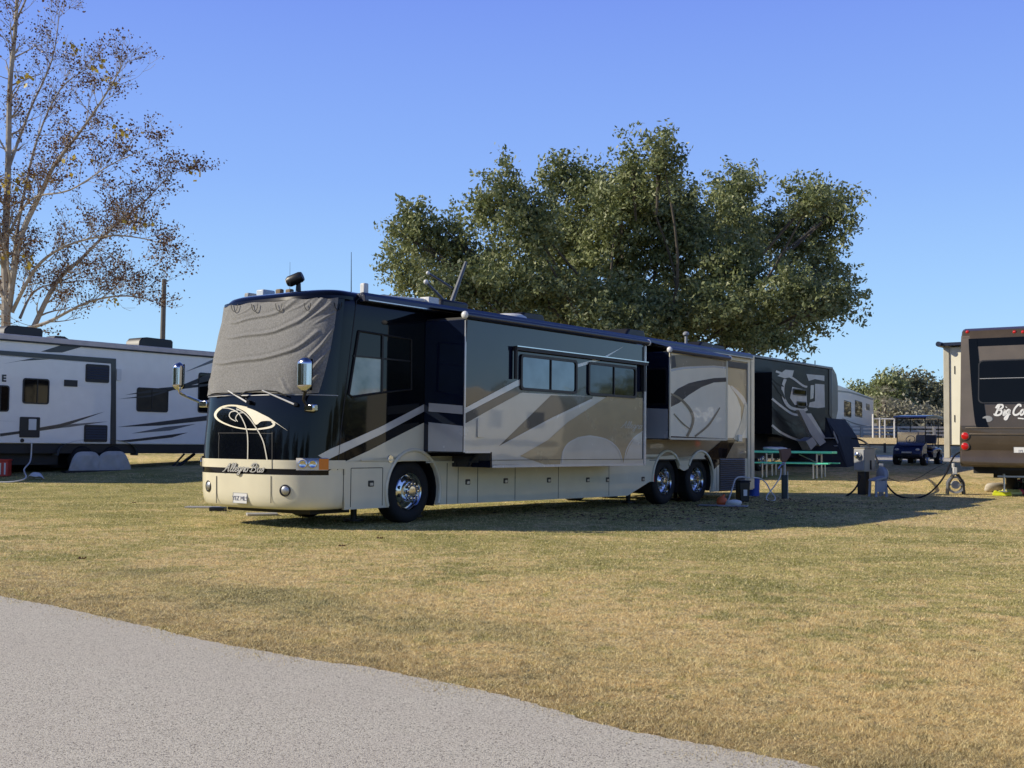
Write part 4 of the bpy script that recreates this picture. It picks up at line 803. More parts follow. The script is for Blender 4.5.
# --- roof gear, placed by the place each holds on the roof
def rbox(px0, px1, py0, py1, u, dep, mat, name, z0=3.45, bevel=.02, label=None):
    a = B.front(px0, py1, u); b = B.front(px1, py0, u); m = MB(); m.box(u, u + dep, min(a.y, b.y), max(a.y, b.y), min(z0, a.z), b.z); return m.build(name, mat, bus, bevel=bevel, label=label)
rbox(256, 263.5, 289, 293, .35, .25, pm('pale_blue_plastic', (.55, .62, .68), .4), 'antenna_box')
rbox(244, 248.5, 292.5, 296, .3, .2, grey_pl, 'marker_lamp')
for x in (275, 285): rbox(x, x + 5.5, 288.6, 291.5, .15, .08, wood, 'marker_lamp')
c = B.front(298.5, 283, .15); mb = MB(); mb.cyl((c.x, c.y, 3.42), (c.x, c.y, c.z), .05, .035); mb.lathe([(.06, .0), (.085, .04), (.085, .22), (.07, .26), (.0, .27)], (c.x - .12, c.y + .12, c.z - .0), (.45, -.8, .38), 16); sp = mb.build('spotlight', black_pl, bus); mb = MB(); mb.lathe([(.0, -.004), (.058, -.004), (.06, .0)], (c.x - .12, c.y + .12, c.z), (.45, -.8, .38), 16); mb.build('lens', cream_v, sp)
def rod(px, py0, py1, w, r_=.008, mat=black_pl, name='whip_antenna', dx=0):
    a = B.side(px, py0, w); b = B.side(px + dx, py1, w); m = MB(); m.tube([(a.x, w, 3.42), (b.x, w, b.z)], [r_, r_ * .5], 5); return m.build(name, mat, bus)
rod(351.3, 289, 252, .3); rod(290, 285, 262, 1.2, .004)
mb = MB(); a = B.side(357, 286, .5); b = B.side(367, 279, .5); mb.box(a.x + .12, a.x + .22, .46, .56, 3.45, b.z - .07); mb.build('satellite_box', white_pl, bus, bevel=.02)
mb = MB(); mb.tube([(1.0, .5, 3.50), (2.2, .5, 3.56), (2.3, .5, 3.56)], .03, 8); mb.box(2.25, 2.5, .4, .6, 3.44, 3.62); mb.build('antenna_mount', white_pl, bus, bevel=.01)
mb = MB(); mb.box(1.5, 2.3, .7, 1.3, 3.44, 3.60).box(2.7, 3.4, .5, 1.3, 3.44, 3.64); mb.build('roof_vent', black_pl, bus, bevel=.04)
q = B.side(447, 301, 1.0); t_ = B.side(466, 262, 1.0); mb = MB(); mb.tube([(q.x, 1.0, 3.45), (t_.x, 1.0, t_.z)], [.05, .03], 6); k = B.side(428, 273, 1.0); k2 = B.side(426, 282, 1.0)
k3 = B.side(452, 288, 1.0); mb.tube([(k.x, 1.0, k.z), (k3.x, 1.0, k3.z)], .022, 5); mb.tube([(k2.x, 1.0, k2.z), (k3.x - .1, 1.0, k3.z - .3)], .022, 5); sa = mb.build('satellite_dish_arm', greypaint, bus)
for q_, r_ in ((k, .035), (k2, .045)): mb = MB(); mb.sphere((q_.x, 1.0, q_.z), r_, 10); mb.build('feed_horn', white_pl, sa)
mb = MB(); p = B.side(510, 308, .8); mb.lathe([(.0, .0), (.30, .0), (.32, .05), (.30, .09), (.22, .13), (.0, .14)], (p.x, .8, 3.48), (0, 0, 1), 24); mb.build('roof_vent', white_pl, bus)
for u0, u1, h_ in ((5.1, 6.1, .24), (8.9, 9.9, .26), (12.2, 13.1, .24)):
    mb = MB(); mb.prism([(u0, .75, 3.45), (u0 + .25, .75, 3.45 + h_), (u1 - .1, .75, 3.45 + h_), (u1, .75, 3.45)], (0, 1.0, 0)); mb.build('air_conditioner', black_pl, bus, bevel=.04)
mb = MB(); p = B.side(686, 334, .6); mb.cyl((p.x, .6, 3.44), (p.x, .6, p.z), .03); mb.sphere((p.x, .6, p.z),   .075, 10, (1, 1, .8)); mb.build('television_antenna', grey_pl, bus)
mb = MB(); mb.box(BL - .02, BL + .03, .3, 2.25, .3, .9).box(BL - .01, BL + .02, .25, 2.3, 1.0, 3.2); mb.build('rear_cap', paint_black, bus, bevel=.02)
# ================================================================ white fifth wheel at the left
def ppoly(fr, P, mat, name, parent, w=-.006, prism_=0): 
    mb = MB(); pts = [fr.side(x, y, w) for x, y in P]
    if prism_: mb.prism(pts, (0, -prism_, 0))
    else: mb.poly(pts)
    return mb.build(name, mat, parent, smooth=False)
def pbox(fr, x0, y0, x1, y1, mat, name, parent, w=0., th=.02, r_=.03):
    a = fr.side(x0, (y0 + y1) / 2, w); b = fr.side(x1, (y0 + y1) / 2, w); t = fr.side((x0 + x1) / 2, y0, w).z; c = fr.side((x0 + x1) / 2, y1, w).z
    mb = MB(); mb.prism([(p, w, q) for p, q in rrect(a.x, b.x, c, t, r_)], (0, -th, 0)); return mb.build(name, mat, parent)
def pwin(fr, x0, y0, x1, y1, parent, w=-.003, fm=black_pl, gm=None, bars=(), n='window', fr_=.035, r_=.08):
    a = fr.side(x0, (y0 + y1) / 2, w); b = fr.side(x1, (y0 + y1) / 2, w); t = fr.side((x0 + x1) / 2, y0, w).z; c = fr.side((x0 + x1) / 2, y1, w).z
    return window((a.x, b.x, c, t, r_), w, fm, parent, fr_, n=n, bars=bars, gm=gm, proud=.02)
def ac(parent, u0, u1, w0, z, h_=.33, mat=black_pl):
    mb = MB(); n = 10
    mb.prism([(u0, w0, z), (u0 + .02, w0, z + h_ * .6), (u0 + .12, w0, z + h_ * .92), (u0 + .3, w0, z + h_), (u1 - .06, w0, z + h_ * .95), (u1, w0, z + h_ * .8), (u1, w0, z)], (0, .72, 0))
    return mb.build('air_conditioner', mat, parent, bevel=.06)
LF = Frame(-16, 30, .15, .6393)
lt = LF.root('travel_trailer', 'white fifth-wheel trailer with dark swooshes and black roof units, left of the motorhome', 'trailer')
zb = LF.side(100, 444, 0).z; zt = 4.10 - .15
mb = MB(); mb.prism([(0.1, 0, zb), (12.2, 0, zb), (12.4, 0, zb + .4), (12.4, 0, zt - .1), (12.2, 0, zt), (0.1, 0, zt), (0, 0, zt - .2), (0, 0, zb + .1)], (0, 2.5, 0)); mb.build('body', white_paint, lt, bevel=.03)
mb = MB(); mb.box(-.03, 12.35, -.04, 2.54, zt - .10, zt + .07); mb.build('roof', pm('roof_membrane', (.62, .57, .55), .7), lt, bevel=.03)
mb = MB(); mb.box(-.02, 12.36, -.05, -.03, zt - .13, zt - .085); mb.build('roof_trim', black_pl, lt)
mb = MB(); mb.box(.05, 12.2, .06, 2.44, zb - .28, zb - .004).box(.3, 5.0, .3, 2.2, .35, zb - .28).box(-.6, 7.7, 2.3, 2.44, .12, zb - .28).box(5.0, 7.4, .7, 1.8, .25, zb - .28); mb.build('underframe', black_met, lt)
mb = MB(); mb.tube([(9.5, .3, zb - .3), (8.9, .3, .12)], .03, 6); mb.tube([(9.0, .3, .1), (9.9, .3, zb - .3)], .05, 6); mb.cyl((10.6, .4, zb), (10.6, .4, .1), .06); mb.box(8.8, 9.15, .2, .4, .05, .09); mb.build('landing_leg', black_met, lt)
for k, (x0, x1) in enumerate(((67.5, 99), (96.5, 130.5))):
    a = LF.side(x0, 470, -.02).x; b = LF.side(x1, 470, -.02).x; c = (a + b) / 2; hw = (b - a) / 2; z0 = LF.side(99, 473.5, 0).z; z1 = LF.side(99, 451.5 + k * -.5, 0).z
    def fn(i, j, k=k):
        x = lerp(-1, 1, i); top = z0 + (z1 - z0) * (max(.0, 1 - abs(x + (.1 if k else -.1)) ** 4 * .55)); z = lerp(z0, top, j)
        fold = .025 * math.sin(5 * x + 4 * j + 3 * k) * math.sin(3 * j + 2 * x) + .018 * math.sin(11 * x + 3 * math.sin(4 * j)) * (1 - j)
        return (c + x * hw, -.06 - .09 * math.sqrt(max(0, 1 - x * x)) * min(1, (1 - j) * 5 + .2) + fold, z)
    mb = MB(); mb.grid(fn, 30, 24)
    wo = wheel(lt, c, z0 + .42, .0, R_=.40, wid=.22, name='wheel'); mb.build('wheel_cover', cloth_w, wo)
mb = MB(); mb.grid(lambda i, j: (6.15 + 1.35 * math.cos(math.radians(180 - 180 * i)), -.05 + .4 * j, .62 + .5 * math.sin(math.radians(180 * i)) ** .7), 20, 1); mb.build('wheel_arch', greypaint, lt)
ppoly(LF, [(41, 351.5), (73, 341.3), (97, 342.5), (62, 352.5), (50, 352.2)], charcoal, 'stripe', lt)
ppoly(LF, [(-80, 345), (0, 350.5), (115.5, 358.8), (115.5, 444), (110.5, 444), (110.5, 363.5), (0, 355), (-80, 349.5)], charcoal, 'slide_trim', lt, prism_=.03)
mb = MB(); a = LF.side(-60, 400, 0).x; b = LF.side(110.5, 400, 0).x; mb.box(.2, b, -.03, .0, zb + .01, LF.side(110, 363, 0).z - .02); sl_ = mb.build('slide_out', white_paint, lt, bevel=.01)
for P in ([(2, 364), (20, 361), (50, 359.2), (33, 358.2)], [(0, 433.5), (20, 431), (60, 424), (105, 411.5), (60, 428), (0, 436.5)], [(38, 430), (72, 424), (108, 421.5), (70, 427)], [(-20, 420), (20, 421.5), (4, 421)]):
    ppoly(LF, P, charcoal if P[0][0] != 38 else greypaint, 'stripe', lt, -.036)
for P, m in (([(117, 427), (150, 423), (212, 415), (212, 420), (160, 425.5)], charcoal), ([(131, 433.5), (165, 427), (196, 424), (170, 430.5)], greypaint), ([(116, 441), (140, 438.5), (188, 432.5), (172, 437.5), (130, 442)], charcoal), ([(185, 372), (216, 358), (216, 361.5)], greypaint), ([(118, 399), (150, 395), (175, 388), (216, 371), (216, 379), (180, 388), (150, 397)], charcoal), ([(125, 395), (160, 388), (216, 383), (216, 385), (165, 391)], charcoal)): ppoly(LF, P, m, 'stripe', lt, -.008)
pwin(LF, 22.5, 378.5, 49, 404, lt, -.034, bars=(.55,)); pwin(LF, -13, 385, 9, 411.5, lt, -.034, bars=(.6,)); pwin(LF, 136.5, 388, 168, 412, lt, bars=(.48,), gm=pm('reflecting_pane', (.10, .09, .07), .05, coat=1., c2=(.035, .035, .03), scale=1.2)); pwin(LF, 198, 373, 216, 413, lt)
def louv(fr, x0, y0, x1, y1, parent, w=-.034, n=5):
    o = pbox(fr, x0, y0, x1, y1, black_pl, 'vent', parent, w, .02, .05); a = fr.side(x0 + 1.5, y0 + 2, w); b = fr.side(x1 - 1.5, y1 - 2, w); mb = MB()
    for k in range(n): z = lerp(b.z, a.z, (k + .3) / n); mb.prism([(a.x, w - .021, z), (a.x, w - .04, z), (a.x, w - .021, z + (a.z - b.z) / n * .6)], (b.x - a.x, 0, 0))
    mb.build('louvres', charcoal, o); return o
louv(LF, 85.5, 364.5, 109, 382.5, lt); louv(LF, 84, 425, 107, 442, lt); pbox(LF, 64, 380, 77.2, 386.5, black_pl, 'vent', lt, -.034, .02, .01)
o = pbox(LF, 19.5, 417, 39.5, 437.5, black_pl, 'shower_hatch', lt, -.034, .02); pbox(LF, 28.5, 419, 36, 430, white_pl, 'socket_cover', o, -.056, .02, .01)
pbox(LF, 116, 369, 120.5, 380.5, white_pl, 'porch_lamp', lt, -.004, .05, .01); mb = MB(); p = LF.side(22, 440.5, -.034); mb.cyl(p, p + V((0, -.02, 0)), .055, n=14); mb.build('water_inlet', black_pl, lt)
text_mesh('model_lettering', 'E', charcoal, lt, M_side(LF.side(3.2, 378.6, 0).x, -.038, LF.side(3.2, 378.6, 0).z), .26, .012)
ac(lt, LF.side(4, 332, .5).x, LF.side(43, 332, .5).x, .5, zt + .04, .34); ac(lt, LF.side(139, 346, .5).x, LF.side(173, 346, .5).x, .5, zt + .04, .36)
mb = MB(); mb.prism([(4.9, .6, zt + .05), (5.0, .6, zt + .2), (5.3, .6, zt + .2), (5.6, .6, zt + .05)], (0, .5, 0)); mb.build('roof_vent', black_pl, lt, bevel=.02)
# what hangs and stands by it
def hose(name, pts, r_, mat, label, cat, parent=None):
    mb = MB(); mb.tube(cr_spline(pts, 8), r_, 6); o = mb.build(name, mat); return tag(o, label, cat)
q = LF.side(31.5, 442, -.05); W = lambda fr, u, w, z: fr.world(u, w, z)
a = LF.world(q.x, -.06, q.z - .02); e = gxy(12, 30.2)
hose('hose', [a, a + V((.02, -.1, -.5)), a.lerp(e, .55) + V((.1, 0, -.15)), e + V((.3, .2, .12)), e + V((0, 0, .02)), e + V((-.6, -.1, .02))], .02, white_pl, 'thin white drain hose hanging down from the left trailer side', 'hose')
def crate(name, c, sx, sy, sz, mat, label, cat, rz=.2):
    root = empty(name, c, rz, label, cat); mb = MB(); mb.box(-sx / 2, sx / 2, -sy / 2, -sy / 2 + .02, 0, sz).box(-sx / 2, sx / 2, sy / 2 - .02, sy / 2, 0, sz).box(-sx / 2, -sx / 2 + .02, -sy / 2 + .02, sy / 2 - .02, 0, sz).box(sx / 2 - .02, sx / 2, -sy / 2 + .02, sy / 2 - .02, 0, sz).box(-sx / 2, sx / 2, -sy / 2, sy / 2, .0, .02); mb.build('bin', mat, root, bevel=.01)
    mb = MB(); mb.box(-sx / 2 - .02, sx / 2 + .02, -sy / 2 - .02, sy / 2 + .02, sz, sz + .05); mb.build('lid', mat, root, bevel=.015)
    mb = MB(); [mb.box(-sx / 2 + .03 + k * sx / 5, -sx / 2 + .07 + k * sx / 5, -sy / 2 - .015, -sy / 2 - .001, .05, sz - .05) for k in range(5)]; mb.build('rib', white_pl, root); return root
c = gxy(-1, 32.5); crate('storage_crate', c, .6, .5, .42, red_pl, 'red ribbed storage crate under the left trailer', 'crate')
p = gxy(38, 31.5); mb = MB(); mb.grid(lambda i, j: (p.x + .25 * (i - .5) * 2 * (1 - .4 * j), p.y + (j - .5) * .3, p.z + .22 * math.sin(pi * i) * math.sin(pi * min(1, j + .15)) + .03 * math.sin(9 * i)), 10, 8); tag(mb.build('cloth', white_pl), 'crumpled white cloth on the ground under the left trailer', 'cloth')
mb = MB(); p = LF.world(4.9, -.15, 0); mb.box(0, 4.9, -.12, .12, 0, .07); o = mb.build('levelling_board', black_pl, bevel=.01); o.location = (p.x, p.y, g(p.y)); o.rotation_euler = (0, 0, LF.rz); tag(o, 'long black levelling board under the cloth covered wheels', 'board')
# utility pole
b = gxy(160, 62); t = at(160, 279, 62); mb = MB(); mb.tube([(0, 0, -.3), (0, 0, t.z - b.z)], [.16, .12], 10); po = mb.build('pole', pm('pole_wood', (.15, .14, .125), .9)); po.name = 'utility_pole'; po.location = b; tag(po, 'plain grey utility pole rising behind the white trailer', 'pole')
# boards under the nose of the coach
p = gp(193, 507); q = gp(214, 506.5)
def board(px, py, ln, wd, h_, mat, label, rz=0., name='levelling_board', cat='board'):
    c = gp(px, py); m = MB(); m.box(-ln / 2, ln / 2, -wd / 2, wd / 2, 0, h_); m.box(-ln / 2 + .03, ln / 2 - .03, -wd / 2 - .008, -wd / 2, h_ * .3, h_ * .7); o = m.build(name, mat, bevel=.006); o.location = (c.x, c.y, g(c.y)); o.rotation_euler = (0, 0, rz); return tag(o, label, cat)
board(203, 508, .62, .25, .03, concrete, 'pale flat paving board left of the coach nose'); board(218, 511, .26, .22, .07, black_pl, 'black levelling pad at the coach nose')
board(262, 515.5, .5, .3, .04, concrete, 'pale pad under the middle of the front bumper', .3)
# ================================================================ dark fifth wheel behind
tblack = pm('trailer_black', (.008, .009, .012), .35, coat=.12, spec=.1); DF = Frame(7.9, 37.8, .40, .6393)
dk = DF.root('fifth_wheel_trailer', 'dark grey fifth-wheel trailer with silver swooshes behind the rear of the motorhome', 'trailer')
tl = DF.side(754, 357); tr_ = DF.side(829, 368); zt = (tl.z + tr_.z) / 2; ue = DF.side(837.5, 400, 0).x; uo = DF.side(800, 440, 0).x; z1 = DF.side(800, 439, 0).z
mb = MB(); mb.prism([(-5, 0, .45), (3.9, 0, .45), (4.1, 0, 1.35), (ue - .35, 0, 1.5), (ue, 0, 2.1), (ue, 0, zt - .55), (ue - .15, 0, zt - .2), (ue - .55, 0, zt), (-5, 0, zt)], (0, 2.5, 0)); mb.build('body', tblack, dk, bevel=.05)
mb = MB(); mb.box(-5, ue - .5, -.03, 2.53, zt - .03, zt + .06); mb.build('roof', greypaint, dk, bevel=.02)
mb = MB(); mb.prism([(ue - .62, -.012, 1.6), (ue - .28, -.012, 1.62), (ue + .03, -.012, 2.2), (ue + .03, -.012, zt - .55), (ue - .12, -.012, zt - .2), (ue - .45, -.012, zt + .02), (ue - .62, -.012, zt + .02)], (0, 2.524, 0)); mb.build('front_cap', pm('cap_paint', (.12, .125, .13), .3, coat=.3), dk, bevel=.04)
mb = MB(); mb.prism([(ue - .85, -.016, DF.side(826, 415).z), (ue - .63, -.016, DF.side(829, 418).z), (ue - .63, -.016, zt - .03), (ue - .85, -.016, zt - .03)], (0, .01, 0)); mb.build('cap_band', black_pl, dk)
ws = -.62; xs_ = DF.side(772, 371, ws).x; xe = DF.side(825, 371, ws).x; zsb = DF.side(772, 434, ws).z; zst = DF.side(772, 372, ws).z
mb = MB(); mb.prism([(xs_, ws, zsb), (xe - .9, ws, zsb - .1), (xe, ws, zsb + .4), (xe, ws, zst + .1), (xs_, ws, zst)], (0, -ws - .01, 0)); ds = mb.build('slide_out', tblack, dk, bevel=.015)
def L7(P): return [(740 + x / 6.4, 340 + y / 6.4) for x, y in P]
sil = pm('silver_decal', (.52, .51, .48), .3, coat=.2)
def dp(P, m, k): mb = MB(); mb.poly([DF.side(x, y, ws - .004 * k) for x, y in L7(P)]); mb.build('swoosh', m, ds, smooth=False)
dp([(205, 175), (540, 210), (545, 500), (440, 470), (400, 640), (330, 640), (205, 590)], tblack, 1)
dp([(290, 190), (345, 195), (335, 235), (290, 245), (240, 230)], sil, 2); dp([(425, 218), (540, 228), (540, 262), (480, 250), (440, 262)], sil, 2); dp([(480, 280), (540, 285), (543, 430), (500, 436), (440, 428), (446, 400), (480, 392)], sil, 2); dp([(452, 290), (474, 288), (470, 372), (450, 380)], paint_silver, 2); dp([(335, 300), (425, 320), (430, 420), (350, 415), (320, 370)], sil, 2)
dp([(425, 470), (455, 470), (545, 620), (535, 640), (420, 500)], sil, 2); dp([(455, 440), (545, 450), (545, 600), (470, 480)], tblack, 2)
mb = MB()
for P, wd in (([(290, 250), (275, 300), (280, 370), (320, 430), (400, 450), (430, 440)], 3), ([(205, 375), (260, 420), (330, 470), (380, 480)], 2.2), ([(230, 200), (330, 240), (400, 290), (430, 300)], 2), ([(205, 545), (260, 590), (330, 625), (400, 650)], 2.2)): ribbon(mb, L7(P), wd, lambda a, b: DF.side(a, b, ws - .014))
mb.build('swoosh', sil, ds, smooth=False); mb = MB()
for P, wd in (([(205, 260), (260, 330), (290, 380)], 4), ([(205, 240), (280, 300)], 3), ([(205, 420), (280, 490), (370, 550)], 4), ([(240, 480), (300, 540), (350, 560)], 2.5), ([(205, 570), (260, 610)], 3)): ribbon(mb, L7(P), [1, wd, .6], lambda a, b: DF.side(a, b, ws - .018))
mb.build('swoosh', tblack, ds, smooth=False)
pwin(DF, 793, 389, 806, 395.5, ds, ws - .016, r_=.05); pwin(DF, 797, 401.5, 806, 407, ds, ws - .016, r_=.05)
# dark fabric skirt round the pin box, steps and wheels
mb = MB()
for k in range(4): u = uo + .1; mb.box(4.3 + k * .16, 4.6 + k * .16, -.9 - .25 * k * .4, -.35, 1.15 - k * .27, 1.19 - k * .27)
mb.prism([(4.3, -.36, 1.25), (5.6, -.36, .1), (5.6, -.36, .18), (4.3, -.36, 1.38)], (0, .03, 0)); mb.prism([(4.2, -1.0, 1.30), (5.5, -1.0, .14), (5.5, -1.0, .22), (4.2, -1.0, 1.42)], (0, .03, 0)); mb.build('entry_steps', grey_pl, dk)
tb = gxy(800, 38.2)
root = empty('storage_tent', (0, 0, 0), 0, 'dark sloping fabric cover draped beside the steps of the dark trailer', 'tent')
mb = MB(); P0 = [at(783, 441, 41.3), at(806, 436, 41.3), at(826, 418, 41.3), at(838, 436, 41.0), at(850, 475, 40.4), at(783, 475, 40.4)]
bk_ = [p + V((1.2, 1.8, 0)) for p in P0]; mb.v = [tuple(p) for p in P0] + [tuple(p) for p in bk_]; n_ = 6; mb.f = [tuple(range(6)), tuple(range(11, 5, -1))] + [(i, (i + 1) % 6, (i + 1) % 6 + 6, i + 6) for i in range(6)]
mb.build('cover', pm('dark_fabric', (.022, .027, .034), .85, bump=.02, bscale=3), root, smooth=False); root2 = root
mb = MB(); mb.prism([DF.side(x, y, -1.15) for x, y in ((799, 410), (804, 410), (826, 442), (820, 446), (810, 433))], (0, .12, 0)); mb.build('step_rail', pm('step_grey', (.30, .31, .33), .5), dk); mb = MB(); mb.prism([DF.side(x, y, -1.15) for x, y in ((806, 441), (813, 437), (817, 444), (811, 450))], (0, .3, 0)); mb.build('entry_step', MATS['step_grey'], dk)
m2 = MB(); m2.tube([P0[2], P0[4]], .03, 6); m2.tube([P0[2], P0[1]], .03, 6); m2.build('pole', black_met, root)
for u in (-.6, .5): wheel(dk, u, .42, .02, R_=.42, wid=.25)
for u in (4.0,): mb = MB(); mb.cyl((6.3, .4, 1.4), (6.3, .4, -.0), .06); mb.cyl((6.3, 2.1, 1.4), (6.3, 2.1, -.0), .06); mb.box(6.15, 6.45, .3, .5, -.02, .03).box(6.15, 6.45, 2.0, 2.2, -.02, .03); mb.build('landing_leg', black_met, dk)
ac(dk, -1.6, -.6, .8, zt + .04, .3); 
mb = MB(); mb.tube([DF.side(815, 366, .6), DF.side(815, 360.5, .6)], .02, 5); mb.build('roof_antenna', black_pl, dk)
# ================================================================ far white fifth wheel
XF = Frame(*(lambda p: (p.x, p.y))(gxy(838, 80)), g(82), .40)
fx = XF.root('far_trailer', 'distant white fifth-wheel trailer with two tall windows, right of the dark trailer', 'trailer')
um = XF.side(873.5, 410, 0).x; zt = XF.side(845, 387.5, 0).z; zr = XF.side(873, 398, 0).z; zb = XF.side(860, 434.5, 0).z; zm = XF.side(866, 394, 0).z
mb = MB(); mb.prism([(-6, 0, zb), (um - .1, 0, zb + .0), (um, 0, zb + .5), (um, 0, zr - .1), (um - .6, 0, lerp(zr, zt, .35)), (um - 2.2, 0, lerp(zr, zt, .75)), (.9, 0, zt), (-6, 0, zt)], (0, 2.5, 0)); mb.build('body', white_paint, fx, bevel=.04)
for x0, x1 in ((844, 851), (855, 862)): pwin(XF, x0, 401, x1, 417, fx, r_=.1, fr_=.06)
mb = MB(); ribbon(mb, [(838, 391), (852, 393), (873, 399.5)], 1.6, lambda a, b: XF.side(a, b, -.01)); ribbon(mb, [(842, 418), (856, 424), (873, 427)], [.5, 1.2, .6], lambda a, b: XF.side(a, b, -.01)); ribbon(mb, [(848, 422), (853, 430)], [.4, 1.2], lambda a, b: XF.side(a, b, -.012)); mb.build('stripe', greypaint, fx, smooth=False)
pbox(XF, 866, 404, 869.5, 410, charcoal, 'vent', fx); ac(fx, XF.side(838, 388, 1).x, XF.side(844.5, 388, 1).x, 1, zt, .35)
mb = MB(); mb.box(-5, 1.2, .3, 2.2, .5, zb); mb.cyl((2.2, .4, zb), (2.2, .4, 0), .08); mb.build('underframe', black_met, fx)
for u in (-1.2, .1): wheel(fx, u, .42, .02, R_=.42, wid=.25)
# ================================================================ brown trailer at the right edge
RA = .6393; p0 = V((11.16, 29.1, 0)); Wd = 2.5
RF = Frame(p0.x + Wd * math.cos(RA), p0.y - Wd * math.sin(RA), .06, RA)
rt = RF.root('brown_trailer', 'brown fifth-wheel trailer seen from behind at the right edge, with cream slide-out', 'trailer')
fz = lambda x, y, u=0: RF.front(x, y, u)
zt = fz(990, 326).z; zb = fz(990, 465).z
prof = [(.10, zb), (.0, zb + .12), (-.02, 1.4), (.05, 2.0), (.12, 3.0), (.18, zt - .25), (.26, zt - .08), (.42, zt), (11.5, zt), (12, zt - .4), (12, 1.8), (10.5, 1.2), (9.0, 1.2), (8.8, zb), (.10, zb)][:-1]
mb = MB(); mb.prism([(a, .0, b) for a, b in prof], (0, Wd, 0)); mb.build('body', brown_p, rt, bevel=.06)
def rear_u(z): 
    P = prof[:8]
    for (a, b), (c, d) in zip(P, P[1:]):
        if b <= z <= d: return lerp(a, c, (z - b) / (d - b + 1e-9))
    return .3
def rs(px, py, off=.004):
    p = fz(px, py, 0)
    for _ in range(3): p = fz(px, py, rear_u(p.z) )
    return V((p.x - off, p.y, p.z))
def rpoly(P, mat, name, off=.006, k=10):
    mb = MB(); n = len(P); pts = []
    for i in range(n):
        (x0, y0), (x1, y1) = P[i], P[(i + 1) % n]
        for j in range(k): pts.append((lerp(x0, x1, j / k), lerp(y0, y1, j / k)))
    t = tessellate_polygon([[V((x, y, 0)) for x, y in pts]]); mb.add([rs(x, y, off) for x, y in pts], t); return mb.build(name, mat, rt, smooth=False)
# flank strip and black surround on the rear face (mirrored beyond the frame)
def rgrid(w0, w1, z0, z1, mat, name, off, nz=12, edge=.0):
    mb = MB(); f = lambda q, j: q(j) if callable(q) else q
    mb.grid(lambda i, j: (lambda z: (rear_u(z) - off, lerp(f(w0, j), f(w1, j), i), z))(lerp(z0, z1, j)), 8, nz); return mb.build(name, mat, rt)
wl = lambda px: (lambda j: fz(px, 400).y)
wc0, wc1 = Wd - .06, .06
B0 = fz(968, 341).y; B1 = fz(975.5, 430).y
for sgn in (0, 1):
    fl = (lambda w: w) if not sgn else (lambda w: Wd - w)
    mb = MB(); wt, wbm = fz(963, 400).y, fz(968.5, 400).y
    mb.grid(lambda i, j: (lambda z: (rear_u(z) - .012, fl(lerp(Wd - .02, lerp(fz(978, 430).y, fz(967.5, 341).y, min(1, max(0, (z - 1.7) / 2.3)) ** .55), i)), z))(lerp(1.75, zt - .2, j)), 4, 16); mb.build('corner_panel', brown_l, rt)
    mb = MB(); mb.grid(lambda i, j: (lambda z, e: (rear_u(z) - .018, fl(lerp(e + .02, e - .26 + .08 * j, i)), z))(lerp(1.68, zt - .28, j), lerp(fz(978, 430).y, fz(967.5, 341).y, j ** .55)), 4, 16); mb.build('rear_surround', glass_blk, rt)
mb = MB(); mb.grid(lambda i, j: (rear_u(lerp(zt - .48, zt - .28, j)) - .008, lerp(.2, Wd - .2, i), lerp(zt - .48, zt - .28, j)), 8, 3); mb.build('rear_surround', glass_blk, rt)
mb = MB(); mb.grid(lambda i, j: (rear_u(lerp(2.42, zt - .48, j)) - .005, lerp(.38, Wd - .38, i), lerp(2.42, zt - .48, j)), 8, 6); mb.build('rear_panel', brown_l, rt)
a = fz(977, 360); b = fz(977, 403.5); yy0, yy1 = Wd - a.y, a.y; zc0, zc1 = b.z, a.z
mb = MB(); O = rrect(yy0, yy1, zc0, zc1, .12, 5); mb.prism([(rear_u(z) - .012, y, z) for y, z in O], (-.022, 0, 0)); o = mb.build('rear_window', black_pl, rt); mb = MB(); mb.poly([(rear_u(z) - .036, y, z) for y, z in rrect(yy0 + .03, yy1 - .03, zc0 + .03, zc1 - .03, .10, 5)]); mb.build('pane', glass_blk, o, smooth=False)
mb = MB(); zz = fz(1000, 378).z; mb.box(rear_u(zz) - .046, rear_u(zz) - .037, yy0 + .04, yy1 - .04, zz - .008, zz + .008); mb.build('window_divider', grey_pl, o)
mb = MB(); zz = fz(1000, 428).z; mb.box(rear_u(zz) - .02, rear_u(zz) - .0, .15, Wd - .15, zz - .015, zz + .015); zz = fz(1000, 434).z; mb.box(rear_u(zz) - .03, rear_u(zz), .1, Wd - .1, zz - .02, zz + .01); mb.build('rear_ledge', brown_l, rt, bevel=.006)
mb = MB(); zz = zb + .10; mb.prism([(-.10, .03, zb + .02), (-.02, .03, zb - .05), (.25, .03, zb - .05), (.25, .03, zb + .38), (-.01, .03, zb + .38), (-.08, .03, zb + .25)], (0, Wd - .06, 0)); mb.build('bumper', brown_p, rt, bevel=.04)
for y in (436, 446.3):
    for k in (0, 1):
        c = fz(965.2, y, -.02); c.y = c.y if not k else Wd - c.y; mb = MB(); mb.lathe([(.105, .0), (.105, -.03), (.09, -.035), (.0, -.035)], (rear_u(c.z) - .0, c.y, c.z), (1, 0, 0), 20); o = mb.build('tail_light', brown_l, rt); mb = MB(); mb.lathe([(.088, -.037), (.07, -.05), (0, -.055)], (rear_u(c.z), c.y, c.z), (1, 0, 0), 20); mb.build('lens', red_l, o)
for x in (967.4, 1014.5, 1023): c = rs(x, 332); mb = MB(); mb.sphere((c.x, c.y, c.z), .045, 10, (.6, 1, 1)); mb.build('marker_light', red_l, rt)
c = rs(987.5, 419); mb = MB(); mb.lathe([(.0, -.012), (.12, -.012), (.13, .0)], (0, 0, 0), (1, 0, 0), 24); mb.v = [(c.x + x, c.y + y * 1.0, c.z + z * .62) for x, y, z in mb.v]; mb.build('badge', grey_pl, rt)
